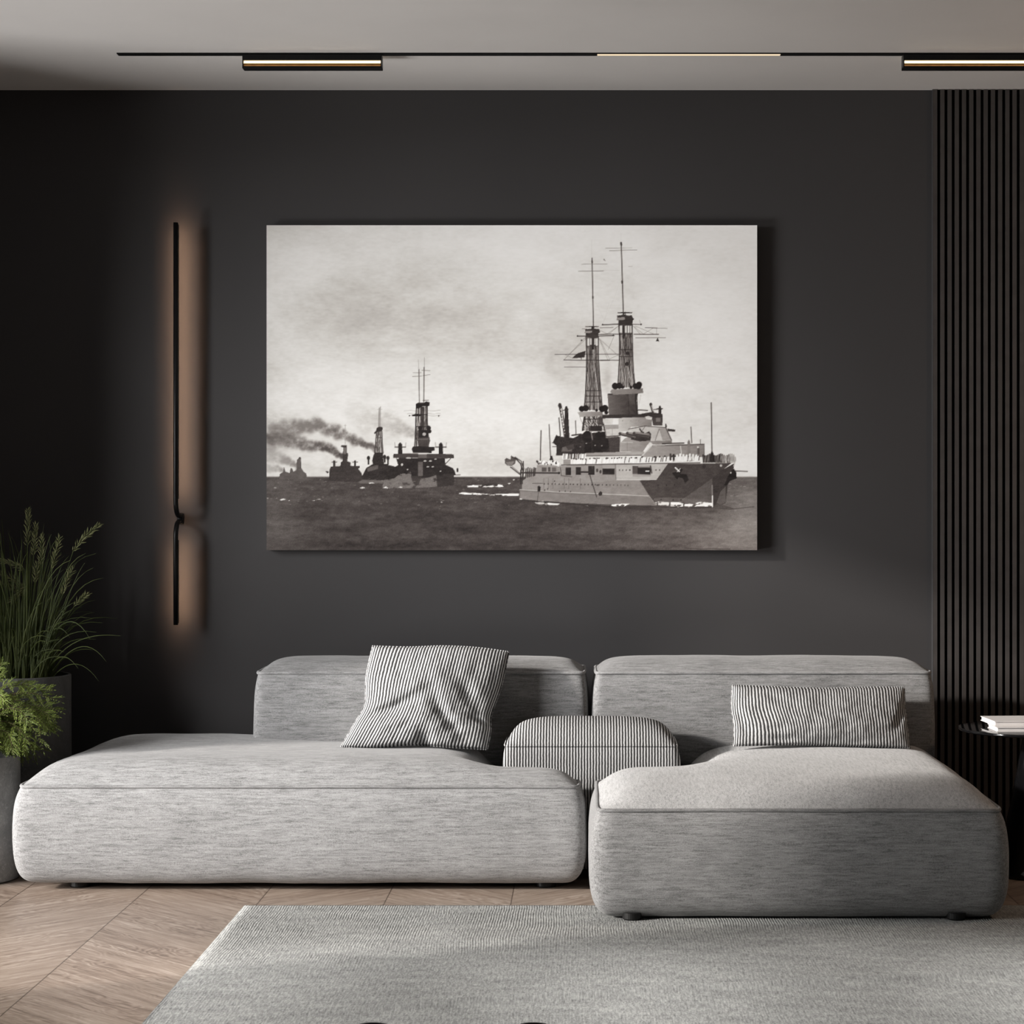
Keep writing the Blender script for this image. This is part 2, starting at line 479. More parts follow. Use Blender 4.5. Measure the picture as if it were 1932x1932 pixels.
# ------------------------------------------------------------------ the printed picture: grey warships at sea
def warship_print(NXP=772, NYP=512, SS=2):
    """tone map (0..255) of the printed photograph, drawn shape by shape; picture units are 925.5 x 613"""
    PX0, PY0, PW, PH = 503.0, 425.0, 925.5, 613.0
    w, h = NXP * SS, NYP * SS
    xs = PX0 + (np.arange(w) + 0.5) / w * PW
    ys = PY0 + (np.arange(h) + 0.5) / h * PH
    X, Y = np.meshgrid(xs, ys)
    rs = np.random.RandomState(5)
    def vnoise(sx, sy, seed):
        r = np.random.RandomState(seed)
        gw, gh = int(PW / sx) + 4, int(PH / sy) + 4
        g = r.rand(gh, gw)
        u, v = (X - PX0) / sx, (Y - PY0) / sy
        i, j = u.astype(int), v.astype(int)
        a, b = u - i, v - j
        a, b = a * a * (3 - 2 * a), b * b * (3 - 2 * b)
        return (g[j, i] * (1 - a) + g[j, i + 1] * a) * (1 - b) + (g[j + 1, i] * (1 - a) + g[j + 1, i + 1] * a) * b - 0.5
    def fbm(s, ar, seed, o=4):
        return sum(vnoise(s * ar / 2 ** k, s / 2 ** k, seed + k) * 0.6 ** k for k in range(o))
    # sky
    T = np.full((h, w), 197.0)
    def blob(x, y, rx, ry, d):
        nonlocal T
        T += d * np.exp(-((X - x) / rx) ** 2 - ((Y - y) / ry) ** 2)
    for b in ((1330, 430, 420, 150, 26), (900, 430, 300, 70, 14), (560, 500, 110, 70, 14), (540, 700, 150, 90, 12), (620, 750, 150, 50, 10),
              (720, 610, 130, 60, -16), (850, 600, 130, 90, -11), (640, 470, 160, 40, 4), (1060, 690, 60, 70, -18), (985, 730, 90, 60, 12),
              (930, 770, 130, 40, 10), (1150, 600, 90, 120, -6), (1300, 690, 90, 40, 12), (1370, 620, 60, 40, 14), (1400, 780, 120, 90, 8),
              (960, 880, 120, 22, -24), (700, 870, 120, 30, 4), (1390, 870, 60, 30, 8), (745, 660, 50, 5, 14), (800, 552, 60, 12, 12),
              (780, 570, 80, 14, 8), (930, 540, 70, 8, 6), (1260, 730, 60, 20, 10)):
        blob(*b)
    T += fbm(130, 1.5, 20) * 14 + fbm(34, 2.0, 40) * 9 + 7 * np.tanh(3.5 * fbm(70, 2.2, 60, 5))
    RAG = fbm(3.2, 3.0, 170, 3)
    # smoke
    def plume(pts, r0, r1, d0, d1, tone, seed):
        nonlocal T
        r = np.random.RandomState(seed)
        pts = [(500 + x * .207, 660 + y * .207) for x, y in pts]
        A = np.zeros_like(T)
        n = 60
        for i in range(n):
            s = i / (n - 1)
            q = s * (len(pts) - 1); k = min(int(q), len(pts) - 2); f = q - k
            x = pts[k][0] * (1 - f) + pts[k + 1][0] * f + r.randn() * (r0 + (r1 - r0) * s) * .22
            y = pts[k][1] * (1 - f) + pts[k + 1][1] * f + r.randn() * (r0 + (r1 - r0) * s) * .22
            R = (r0 + (r1 - r0) * s) * (0.7 + 0.6 * r.rand())
            A = np.maximum(A, (d0 + (d1 - d0) * s) * np.exp(-np.minimum((((X - x) ** 2 + (Y - y) ** 2) / R ** 2) ** 2, 50)))
        A *= np.clip(0.95 + 0.75 * fbm(9, 1.2, seed + 60), 0.35, 1.15)
        A = np.clip(A, 0, 1)
        T = T * (1 - A) + tone * A
    plume([(1380, 775), (1280, 735), (1150, 690), (1000, 640), (850, 590)], 5, 22, .55, .12, 120, 1)
    plume([(1010, 905), (850, 835), (700, 780), (560, 715), (420, 690), (250, 720), (40, 790)], 6, 15, .92, .55, 86, 2)
    plume([(330, 660), (250, 720), (100, 780), (10, 800)], 16, 30, .10, .34, 112, 7)
    plume([(710, 975), (600, 905), (500, 868), (360, 870), (220, 830), (40, 810)], 5, 12, .97, .50, 68, 3)
    plume([(290, 1060), (200, 1010), (120, 970), (20, 950)], 3, 12, .8, .3, 120, 4)
    plume([(170, 1098), (100, 1080), (20, 1075)], 3, 6, .65, .35, 125, 5)
    # sea
    hz = 899.2
    sea = 62 + 0 * X
    for x, y, rx, ry, d in ((515, 990, 60, 90, 24), (1420, 950, 70, 60, 42), (1400, 1010, 120, 40, 30), (700, 905, 250, 12, 8), (560, 930, 120, 25, 10),
                            (900, 985, 200, 30, -4), (1150, 1000, 160, 20, 6), (760, 1030, 260, 20, -8)):
        sea = sea + d * np.exp(-((X - x) / rx) ** 2 - ((Y - y) / ry) ** 2)
    sea += fbm(14, 5, 90, 3) * 16 + fbm(4, 3.5, 95, 2) * 9 + rs.randn(h, w) * 7.0
    m = 1 / (1 + np.exp(np.clip(-(Y - hz) / 0.5, -50, 50)))
    T = T * (1 - m) + sea * m
    # ---- vector drawing
    def win(x0, x1, y0, y1):
        i0, i1 = int((x0 - PX0) / PW * w) - 2, int((x1 - PX0) / PW * w) + 3
        j0, j1 = int((y0 - PY0) / PH * h) - 2, int((y1 - PY0) / PH * h) + 3
        return slice(max(j0, 0), max(min(j1, h), 0)), slice(max(i0, 0), max(min(i1, w), 0))
    class Pen:
        def __init__(s, ox, oy, k): s.o, s.k = (ox, oy), k
        def P(s, p): return [(s.o[0] + x * s.k, s.o[1] + y * s.k) for x, y in p]
        def poly(s, p, tone, a=1.0, grain=0.0, hi=None, rag=None):
            p = s.P(p)
            X_, Y_ = [q[0] for q in p], [q[1] for q in p]
            sl = win(min(X_), max(X_), min(Y_), max(Y_))
            gx, gy = X[sl], Y[sl]
            if gx.size == 0: return
            ins = np.zeros(gx.shape, bool)
            for (x0, y0), (x1, y1) in zip(p, p[1:] + p[:1]):
                if y0 == y1: continue
                c = ((y0 > gy) != (y1 > gy)) & (gx < (x1 - x0) * (gy - y0) / (y1 - y0) + x0)
                ins ^= c
            v = np.full(gx.shape, float(tone))
            if hi is not None:               # tone runs to hi from left to right
                v += (hi - tone) * np.clip((gx - min(X_)) / (max(X_) - min(X_) + 1e-6), 0, 1)
            if grain: v += rs.randn(*gx.shape) * grain
            A = ins * a
            if rag is not None: A = A * np.clip((RAG[sl] - rag) * 6 + 0.5, 0, 1)
            T[sl] = T[sl] * (1 - A) + v * A
        def line(s, p, wd, tone, a=1.0):
            p = s.P(p)
            for (x0, y0), (x1, y1) in zip(p, p[1:]):
                r = max(wd * s.k / 2, 0.18)
                al = a * min(1.0, wd * s.k / 2 / 0.30) if wd * s.k / 2 < 0.30 else a
                sl = win(min(x0, x1) - 2, max(x0, x1) + 2, min(y0, y1) - 2, max(y0, y1) + 2)
                gx, gy = X[sl], Y[sl]
                if gx.size == 0: continue
                dx, dy = x1 - x0, y1 - y0
                t_ = np.clip(((gx - x0) * dx + (gy - y0) * dy) / (dx * dx + dy * dy + 1e-9), 0, 1)
                d = np.hypot(gx - x0 - t_ * dx, gy - y0 - t_ * dy)
                A = np.clip((r + 0.3 - d) / 0.6, 0, 1) * al
                T[sl] = T[sl] * (1 - A) + tone * A
        def dot(s, x, y, r, tone, a=1.0, ry=None):
            ry = ry or r
            p = [(x + r * math.cos(q * math.pi / 8), y + ry * math.sin(q * math.pi / 8)) for q in range(16)]
            s.poly(p, tone, a)
        def rect(s, x0, y0, x1, y1, tone, a=1.0, grain=0.0): s.poly([(x0, y0), (x1, y0), (x1, y1), (x0, y1)], tone, a, grain)
        def lattice(s, left, right, tone, n, fill, rings, seed):
            """cage mast between two outline curves (lists of (x, y), same rows)"""
            r = np.random.RandomState(seed)
            s.poly(left + right[::-1], tone, fill)
            lx = lambda y: np.interp(y, [q[1] for q in left], [q[0] for q in left])
            rx = lambda y: np.interp(y, [q[1] for q in right], [q[0] for q in right])
            y0, y1 = left[0][1], left[-1][1]
            yy = np.linspace(y0, y1, 26)
            for k in range(n):
                u0, du = (k + 0.5) / n, r.uniform(-0.22, 0.22)
                s.line([(lx(y) + (rx(y) - lx(y)) * min(max(u0 + du * (i / 25 - .5) + r.uniform(-.02, .02), 0), 1), y) for i, y in enumerate(yy)], r.uniform(3.5, 7.5), tone)
            for k in range(n):
                u0 = r.rand(); i0 = r.randint(0, 20)
                s.line([(lx(yy[i]) + (rx(yy[i]) - lx(yy[i])) * min(max(u0 + 0.02 * (i - i0), 0), 1), yy[i]) for i in range(i0, i0 + 6)], 4, 205, .7)
            s.line(left, 9, tone); s.line(right, 9, tone)
            for y in rings: s.line([(lx(y), y), (rx(y), y)], 7, tone)
    c1, c2, c3, c4, c5 = Pen(500, 420, .3261), Pen(930, 420, .3261), Pen(1030, 440, .1863), Pen(940, 740, .2536), Pen(500, 660, .207)
    DK = 36
    # ships in the distance, far to near
    c5.poly([(130, 1178), (138, 1130), (168, 1112), (176, 1062), (188, 1108), (228, 1122), (236, 1076), (250, 1080), (262, 1110), (288, 1092), (292, 1005), (312, 982), (330, 985),
             (334, 1075), (352, 1106), (380, 1128), (384, 1178)], 84, 1, 5)
    c5.dot(320, 985, 10, 70)
    c5.rect(276, 1078, 286, 1100, 170, .8)
    c5.line([(733, 680), (733, 860)], 5, 140, .8); c5.line([(722, 688), (744, 688)], 3, 140, .8)
    c5.poly([(585, 1185), (590, 1095), (602, 1062), (690, 1058), (692, 1025), (708, 1015), (716, 890), (692, 882), (700, 868), (748, 868), (746, 935), (760, 945), (752, 1015), (782, 1025),
             (780, 1055), (866, 1058), (866, 1075), (850, 1080), (880, 1120), (895, 1165), (850, 1205), (600, 1195)], 52, 1, 6)
    c5.rect(718, 890, 742, 950, 120, .7)
    for x in (633, 823):
        c5.rect(x - 9, 1008, x + 9, 1060, 50); c5.line([(x - 22, 1022), (x + 24, 1022)], 6, 60)
    c5.poly([(552, 1108), (570, 1104), (586, 1112), (572, 1126)], 50)
    c5.line([(1043, 530), (1038, 700)], 7, 110); c5.line([(1053, 520), (1050, 700)], 6, 120); c5.line([(1022, 542), (1070, 542)], 3, 130)
    c5.lattice([(1018, 740), (1010, 850), (1000, 940)], [(1066, 740), (1070, 850), (1078, 940)], 62, 7, .35, (800,), 3)
    c5.poly([(1012, 740), (1020, 712), (1040, 700), (1070, 703), (1076, 722), (1062, 742), (1030, 746), (1000, 768), (995, 755)], 48)
    c5.poly([(880, 1165), (925, 1075), (985, 1040), (978, 1010), (990, 960), (1004, 935), (1076, 935), (1080, 1020), (1130, 1050), (1180, 1060), (1230, 1110), (1230, 1170), (1080, 1185), (900, 1190)], 42, 1, 8)
    c5.poly([(930, 1075), (1010, 1050), (1035, 1050), (1030, 1085), (940, 1110)], 105, .6, 12)
    for x, y in ((945, 985), (1092, 975), (1122, 985)):
        c5.dot(x, y, 15, 40, 1, 20); c5.rect(x - 8, y, x + 8, y + 60, 40)
    c5.dot(1098, 1032, 14, 200, .9, 8)
    c5.poly([(850, 1205), (900, 1180), (1080, 1190), (1075, 1215), (870, 1215)], 95, .8, 8)
    # second ship
    c5.line([(1398, 90), (1403, 180)], 3, 130); c5.line([(1455, 70), (1452, 160)], 3, 110)
    c5.line([(1404, 180), (1408, 490)], 8, 88); c5.line([(1451, 160), (1448, 475)], 8, 72)
    for p, wd in (([(1345, 243), (1430, 240)], 4), ([(1350, 210), (1425, 207)], 3), ([(1430, 188), (1505, 190)], 4), ([(1440, 236), (1505, 226)], 4)): c5.line(p, wd, 90)
    for dy in (0, 28, 46): c5.line([(1268 + dy, 555 + dy), (1330, 552 + dy), (1380, 556 + dy)], 3, 120, .8); c5.line([(1480, 552 + dy), (1540, 556 + dy), (1600, 550 + dy)], 3, 120, .8)
    c5.lattice([(1380, 520), (1376, 640), (1372, 760), (1364, 900)], [(1480, 510), (1480, 640), (1484, 720), (1492, 820)], DK, 9, .30, (590, 700), 8)
    c5.rect(1418, 520, 1450, 820, DK, .7)
    c5.poly([(1376, 532), (1376, 492), (1400, 480), (1450, 482), (1470, 470), (1502, 478), (1500, 508), (1480, 516), (1440, 512), (1400, 536)], 34)
    c5.line([(1440, 462), (1492, 460)], 5, 60)
    c5.poly([(1338, 592), (1390, 582), (1430, 588), (1420, 606), (1345, 606)], 34)
    c5.dot(1318, 600, 6, 40); c5.dot(1584, 602, 6, 40)
    c5.dot(1415, 712, 20, 34); c5.dot(1492, 712, 22, 34); c5.dot(1500, 742, 18, 34)
    c5.rect(1395, 730, 1490, 800, 38); c5.dot(1452, 768, 16, 170, .9)
    c5.poly([(1390, 800), (1500, 795), (1506, 830), (1490, 880), (1400, 880), (1392, 840)], 62, 1, 5); c5.line([(1392, 815), (1500, 812)], 5, 110)
    c5.poly([(1338, 905), (1350, 880), (1400, 878), (1545, 884), (1545, 918), (1520, 922), (1520, 940), (1350, 938)], 36)
    c5.poly([(1170, 985), (1172, 946), (1395, 944), (1400, 950), (1600, 946), (1720, 952), (1724, 986), (1640, 990), (1400, 986)], 58, 1, 5)
    c5.rect(1400, 950, 1475, 985, 82)
    c5.poly([(1195, 985), (1640, 988), (1645, 1045), (1715, 1078), (1732, 1110), (1740, 1140), (1560, 1165), (1240, 1165), (1075, 1185), (1140, 1090), (1215, 1050)], 38, 1, 6)
    for x in (1234, 1604):
        c5.poly([(x - 20, 948), (x - 18, 858), (x, 842), (x + 16, 858), (x + 20, 948)], 36)
        c5.line([(x - 48, 886), (x + 48, 886)], 9, 44); c5.line([(x - 50, 842), (x - 48, 886)], 3, 80); c5.line([(x + 50, 845), (x + 48, 886)], 3, 80)
    c5.line([(1692, 990), (1640, 1045)], 6, 50); c5.line([(1724, 1140), (1780, 1138)], 6, 60); c5.dot(1755, 1095, 10, 45, 1, 20)
    for x, y, rx, ry in ((1310, 985, 25, 6), (1460, 1012, 14, 6), (1508, 1012, 14, 6), (1485, 1065, 12, 5), (1530, 1065, 12, 5), (1250, 1045, 10, 12), (1300, 1090, 8, 6), (1555, 995, 12, 5), (1210, 988, 12, 5), (1600, 1105, 8, 5)):
        c5.dot(x, y, rx, 195, .9, ry)
    c5.rect(1395, 1020, 1440, 1150, 105, .7, 10)
    c5.poly([(1072, 1240), (1085, 1185), (1180, 1170), (1240, 1120), (1330, 1112), (1340, 1170), (1375, 1240), (1400, 1180), (1500, 1160), (1562, 1140), (1566, 1245), (1380, 1258), (1080, 1258)], 100, .95, 10, None, -0.35)
    c5.poly([(1330, 1150), (1430, 1150), (1400, 1230), (1375, 1240), (1340, 1190)], 55, .8, 5)
    c5.poly([(1562, 1140), (1720, 1125), (1730, 1200), (1715, 1235), (1575, 1250)], 46, .95, 6)
    for p in ([(1075, 1255), (1110, 1242), (1150, 1250), (1120, 1262)], [(1215, 1250), (1240, 1244), (1256, 1254), (1225, 1260)], [(1525, 1255), (1562, 1236), (1572, 1254)],
              [(865, 1256), (890, 1248), (930, 1258), (880, 1262)], [(945, 1212), (970, 1206), (1005, 1214), (955, 1218)], [(20, 1246), (60, 1240), (112, 1256), (30, 1256)],
              [(95, 1352), (115, 1346), (125, 1358)], [(135, 1365), (165, 1352), (200, 1362), (150, 1372)], [(430, 1375), (500, 1356), (555, 1364), (520, 1376)], [(1745, 1240), (1800, 1248), (1880, 1222), (1932, 1240), (1932, 1252), (1800, 1252)],
              [(1745, 1306), (1800, 1296), (1932, 1306), (1932, 1318), (1800, 1316)], [(1535, 1380), (1570, 1376), (1620, 1388)], [(175, 1372), (230, 1370), (225, 1380)], [(695, 1254), (720, 1250), (735, 1260)], [(15, 1350), (40, 1342), (30, 1354)]):
        c5.poly(p, 225, .9, 10, None, 0.02)
    for p in ([(1110, 1526), (1180, 1520), (1250, 1518), (1270, 1506), (1285, 1524), (1350, 1514), (1382, 1528), (1250, 1530)], [(1110, 1566), (1200, 1562), (1300, 1570), (1470, 1566), (1470, 1580), (1300, 1578)],
              [(1405, 1506), (1420, 1504), (1416, 1516)], [(1434, 1480), (1446, 1482), (1440, 1490)], [(975, 1608), (1020, 1612), (1030, 1618), (985, 1614)]):
        c1.poly(p, 230, .92, 10, None, -0.02)
    for k in range(230):
        x, y = rs.uniform(505, 1425), 903 + 60 * rs.rand() ** 1.6
        Pen(0, 0, 1).line([(x, y), (x + rs.uniform(1, 4), y + rs.uniform(-.4, .4))], 0.7, rs.choice([150, 110, 180]), .5)
    # ---- the near battleship: cage masts
    for x in (0, 14): c3.line([(300 + x * 7, 1040), (405 + x * 2, 560)], 1.6, 160, .5)
    for p in ([(570, 925), (690, 660), (760, 450)], [(590, 890), (520, 730)], [(640, 700), (590, 880)]): c3.line(p, 2, 150, .7)
    for p in ([(540, 1070), (735, 1245)], [(540, 1075), (625, 1280)], [(548, 1080), (640, 1270)], [(410, 1065), (240, 1225)], [(395, 1060), (185, 1280)], [(190, 1228), (270, 1268)], [(630, 1180), (685, 1050)], [(640, 1275), (740, 1230)],
              [(735, 940), (640, 1020)], [(545, 985), (620, 1020), (720, 950)], [(875, 935), (985, 1022)], [(985, 1022), (1080, 965)], [(900, 940), (1085, 1020)], [(882, 940), (950, 1020)], [(1120, 960), (1120, 1020)], [(960, 925), (945, 880)]):
        c3.line(p, 3.2, 100, .85)
    c3.line([(462, 70), (465, 250)], 2.5, 150, .8); c3.line([(760, 0), (760, 90)], 2.5, 150, .7)
    c3.line([(466, 255), (480, 945)], 10, 66); c3.line([(466, 285), (467, 300)], 15, 50); c3.line([(474, 645), (474, 660)], 15, 55)
    c3.line([(761, 100), (782, 800)], 11, 66); c3.line([(760, 100), (762, 122)], 19, 45); c3.line([(770, 490), (771, 505)], 20, 55)
    for p, wd, tn in (([(360, 318), (450, 313), (620, 314)], 4, 110), ([(328, 388), (480, 386), (582, 383)], 5, 90), ([(582, 380), (745, 378)], 2.5, 150), ([(602, 156), (760, 152), (872, 151)], 4, 110), ([(642, 180), (760, 176), (920, 173)], 4.5, 90)):
        c3.line(p, wd, tn)
    c3.poly([(580, 265), (590, 262), (596, 275), (610, 284), (598, 284), (584, 274)], 80); c3.line([(835, 342), (875, 338)], 5, 160)
    smoke = np.exp(-((X - 1145) / 9) ** 2 - ((Y - 718) / 26) ** 2) * .28
    T[:] = T * (1 - smoke) + 110 * smoke
    # yards
    for p, wd in (([(570, 929), (735, 922)], 9), ([(875, 924), (968, 925)], 7), ([(530, 1028), (640, 1022), (740, 1024), (850, 1022)], 7), ([(890, 1024), (1000, 1026), (1140, 1025)], 7), ([(545, 960), (680, 955)], 4), ([(365, 972), (420, 968)], 3),
                  ([(1005, 957), (1125, 962)], 6), ([(1125, 962), (1228, 967)], 3), ([(906, 1059), (1210, 1058)], 4), ([(318, 1043), (410, 1043)], 9), ([(535, 1042), (690, 1037)], 9), ([(90, 1229), (240, 1226), (405, 1226), (740, 1225)], 5),
                  ([(180, 1284), (405, 1287), (560, 1287)], 7), ([(555, 1287), (645, 1286)], 10), ([(645, 1286), (740, 1288)], 6), ([(185, 1356), (405, 1356)], 4)):
        c3.line(p, wd, 48)
    for x, y in ((572, 928), (962, 925), (320, 1043), (680, 1037), (360, 1085)): c3.dot(x, y, 8, 40)
    c3.poly([(1112, 1094), (1130, 1058), (1146, 1098)], 40)
    c3.poly([(266, 1266), (290, 1240), (325, 1215), (402, 1191), (390, 1258), (330, 1264)], 46); c3.line([(356, 1262), (358, 1276)], 6, 40)
    c3.lattice([(404, 1050), (411, 1200), (410, 1400), (398, 1640), (386, 1790)], [(530, 1050), (530, 1250), (545, 1480), (572, 1790)], 42, 12, .42, (1140, 1285, 1595, 1650, 1710), 11)
    for x0, x1, y1 in ((418, 440, 1140), (448, 466, 1130), (488, 502, 1130), (506, 524, 1140)): c3.rect(x0, 1066, x1, y1, 205, .85)
    c3.rect(462, 1040, 490, 1180, 42)
    c3.lattice([(736, 930), (744, 1100), (742, 1250), (736, 1400), (726, 1560)], [(873, 930), (876, 1180), (884, 1380), (902, 1560)], 42, 13, .42, (1020, 1180, 1250), 17)
    for x0, x1 in ((745, 772), (796, 816), (826, 846), (852, 866)): c3.rect(x0, 938, x1, 1008, 205, .85)
    c3.rect(776, 930, 796, 1070, 42); c3.dot(828, 1215, 18, 40); c3.dot(820, 1325, 20, 40)
    c3.poly([(722, 804), (800, 798), (876, 804), (868, 814), (730, 814)], 44); c3.rect(776, 812, 806, 832, 60); c3.rect(792, 815, 802, 828, 170)
    c3.poly([(712, 880), (722, 850), (716, 836), (800, 826), (830, 836), (868, 832), (876, 852), (892, 872), (878, 884), (874, 934), (734, 936), (732, 884)], 48)
    c3.poly([(712, 880), (722, 854), (795, 852), (800, 872), (780, 880)], 150, .8)
    c3.poly([(398, 946), (465, 940), (534, 944), (532, 952), (400, 952)], 44); c3.rect(458, 950, 490, 985, 45)
    c3.poly([(390, 1008), (398, 985), (392, 976), (480, 966), (538, 972), (548, 1004), (532, 1014), (528, 1060), (470, 1065), (404, 1048), (402, 1014)], 50)
    c3.poly([(388, 1010), (398, 988), (465, 988), (466, 1006), (430, 1014)], 150, .8)
    # ---- superstructure
    c4.line([(1045, 95), (1060, 20)], 2.5, 120, .7); c4.line([(605, 180), (628, 240)], 3, 90, .8)
    c4.lattice([(640, 178), (632, 230), (626, 284)], [(776, 178), (782, 230), (790, 284)], 40, 12, .40, (200,), 23)
    c4.rect(680, 250, 770, 290, 40)
    c4.poly([(812, 10), (1040, 8), (1028, 60), (1040, 165), (822, 168)], 92, 1, 3, hi=40)
    for x in range(975, 1036, 9): c4.line([(x, 10), (x + 8, 160)], 4, 200 if x < 1016 else 60, .75)
    for x in range(968, 1040, 9): c4.line([(x, 10), (x + 6, 160)], 4, 40)
    c3.poly([(616, 1640), (640, 1622), (700, 1628), (700, 1640)], 60)
    c3.poly([(650, 1608), (664, 1582), (980, 1570), (984, 1618), (900, 1626), (680, 1636)], 124, 1, 3, hi=104)
    for x, y, r in ((700, 1548, 34), (742, 1545, 32), (905, 1548, 30), (942, 1532, 30), (935, 1552, 30), (775, 1560, 16), (860, 1560, 16)): c3.dot(x, y, r, 30)
    c3.poly([(318, 1812), (400, 1806), (572, 1804), (576, 1850), (345, 1860)], 146, 1, 3, hi=112)
    for x, y, r in ((362, 1778, 30), (402, 1772, 32), (568, 1780, 32), (596, 1772, 34), (610, 1815, 20), (512, 1792, 14)): c3.dot(x, y, r, 30)
    c4.line([(1040, 132), (1110, 135)], 7, 40)
    # boats, cranes and dark clutter amidships
    c4.poly([(405, 375), (430, 320), (470, 330), (560, 340), (620, 310), (800, 290), (910, 340), (908, 445), (640, 462), (430, 470), (436, 400)], 42, 1, 8)
    c4.line([(458, 92), (480, 200), (500, 330)], 24, 60); c4.line([(470, 120), (485, 250)], 7, 200, .8); c4.line([(452, 190), (462, 330)], 8, 60); c4.dot(458, 100, 13, 45, 1, 16)
    for k in range(9): c4.dot(462 + k * 4 + rs.uniform(-6, 6), 130 + k * 22, 5, 210, .85)
    c4.poly([(494, 125), (500, 104), (512, 104), (520, 130), (530, 340), (496, 340)], 42); c4.line([(484, 135), (520, 126)], 7, 50)
    c4.line([(575, 212), (578, 320)], 6, 48); c4.line([(548, 320), (615, 312)], 10, 42)
    c4.line([(434, 320), (438, 465)], 7, 40); c4.line([(402, 375), (470, 372)], 5, 50); c4.line([(404, 404), (440, 404)], 5, 50)
    c4.poly([(470, 440), (475, 410), (545, 390), (548, 440)], 120, .6, 12); c4.poly([(500, 400), (560, 385), (566, 420), (520, 430)], 60)
    c4.dot(663, 332, 40, 32, 1, 46); c4.poly([(700, 400), (706, 330), (740, 292), (785, 296), (800, 330), (840, 380), (800, 440), (710, 440)], 32)
    c4.rect(640, 380, 692, 450, 30); c4.line([(690, 290), (700, 350)], 8, 130, .8)
    for x, y in ((720, 395), (770, 397), (610, 405), (655, 380), (840, 430)): c4.dot(x, y, 6, 170, .8, 3)
    c4.poly([(775, 168), (1220, 160), (1222, 186), (1145, 192), (890, 192), (775, 196)], 46, 1, 4)
    c4.poly([(776, 195), (856, 192), (850, 238), (780, 234)], 168, 1, 3, hi=190); c4.rect(742, 185, 776, 240, 60)
    c4.poly([(790, 240), (895, 240), (895, 330), (800, 340)], 130, .9, 5)
    c4.poly([(800, 275), (898, 273), (896, 318), (806, 326)], 176, 1, 4); c4.line([(848, 275), (848, 320)], 3, 120); c4.line([(800, 330), (905, 322)], 6, 60)
    c4.poly([(816, 340), (902, 330), (900, 442), (830, 445)], 58, 1, 6); c4.line([(908, 330), (905, 440)], 7, 150)
    # conning tower
    c4.poly([(893, 196), (930, 188), (1090, 186), (1142, 200), (1142, 250), (985, 258), (975, 290), (893, 292)], 172, 1, 3, hi=110)
    for x in (925, 985, 1045): c4.dot(x, 212, 3, 90)
    c4.poly([(1140, 190), (1222, 184), (1220, 248), (1150, 246)], 58, 1, 6); c4.rect(1172, 190, 1205, 220, 110, .8); c4.poly([(1090, 182), (1115, 176), (1145, 186), (1140, 205), (1100, 200)], 190, .9)
    c4.poly([(1062, 160), (1130, 148), (1190, 156), (1218, 162), (1200, 186), (1070, 172)], 44); c4.line([(1150, 130), (1200, 124)], 5, 44)
    c4.line([(1132, 88), (1150, 150)], 16, 60); c4.dot(1134, 92, 11, 50, 1, 14); c4.line([(1140, 100), (1152, 140)], 6, 200, .8); c4.poly([(1190, 125), (1196, 100), (1206, 100), (1214, 125), (1210, 175), (1190, 175)], 42); c4.line([(1180, 124), (1220, 122)], 8, 46)
    # upper turret and its guns
    c4.poly([(910, 372), (945, 340), (985, 330), (1290, 360), (1292, 384), (1110, 388), (1075, 442), (910, 440)], 140, 1, 3, hi=105)
    c4.line([(912, 372), (1000, 372)], 4, 180); c4.line([(958, 372), (958, 438)], 3, 110)
    c4.poly([(968, 275), (1000, 262), (1090, 250), (1240, 262), (1262, 290), (1288, 358), (1165, 362), (1090, 362), (1060, 300), (980, 298)], 178, 1, 3, hi=150)
    c4.poly([(1195, 272), (1240, 262), (1286, 356), (1166, 360)], 132, 1, 3); c4.poly([(1198, 280), (1222, 360), (1166, 360)], 168)
    c4.line([(968, 274), (1090, 251), (1240, 262)], 5, 60); c4.line([(1092, 252), (1062, 298)], 4, 90); c4.line([(1196, 272), (1166, 360)], 4, 90); c4.line([(1245, 262), (1288, 356)], 7, 60)
    c4.poly([(1102, 300), (1122, 290), (1136, 310), (1132, 360), (1050, 365), (985, 350), (990, 335)], 46, 1, 5)
    for a, b in (((905, 308), (1010, 332)), ((960, 306), (1110, 330)), ((1010, 306), (1118, 318))):
        c4.line([a, b], 24, 82); c4.line([(a[0], a[1] - 6), (b[0], b[1] - 7)], 6, 140); c4.line([(a[0], a[1] + 8), (b[0], b[1] + 9)], 6, 40); c4.dot(a[0], a[1], 10, 60, 1, 13)
    c4.line([(1052, 272), (1064, 292), (1080, 300)], 10, 50)
    c4.poly([(1240, 232), (1250, 236), (1254, 262), (1240, 258)], 50); c4.poly([(1256, 270), (1316, 278), (1314, 292), (1262, 290)], 46)
    # lower turret / breakwater plate
    c4.poly([(640, 452), (800, 446), (1085, 440), (1085, 466), (800, 474), (640, 474)], 128, 1, 4, hi=150); c4.line([(640, 474), (1085, 468)], 5, 60)
    c4.poly([(1062, 480), (1140, 398), (1530, 384), (1532, 482)], 140, 1, 3, hi=112)
    c4.line([(1140, 398), (1530, 386)], 7, 60); c4.line([(1064, 478), (1142, 394)], 9, 176); c4.line([(1355, 400), (1362, 462)], 6, 185); c4.line([(1530, 384), (1531, 470)], 6, 90)
    c4.dot(1130, 388, 16, 190, .9); c4.poly([(1140, 392), (1180, 386), (1240, 384), (1250, 394), (1150, 402)], 150, .9); c4.line([(1220, 382), (1380, 378)], 9, 48)
    c4.poly([(1405, 470), (1406, 370), (1416, 350), (1426, 366), (1430, 470)], 108); c4.dot(1484, 408, 7, 190, .9); c4.rect(1480, 415, 1496, 460, 80)
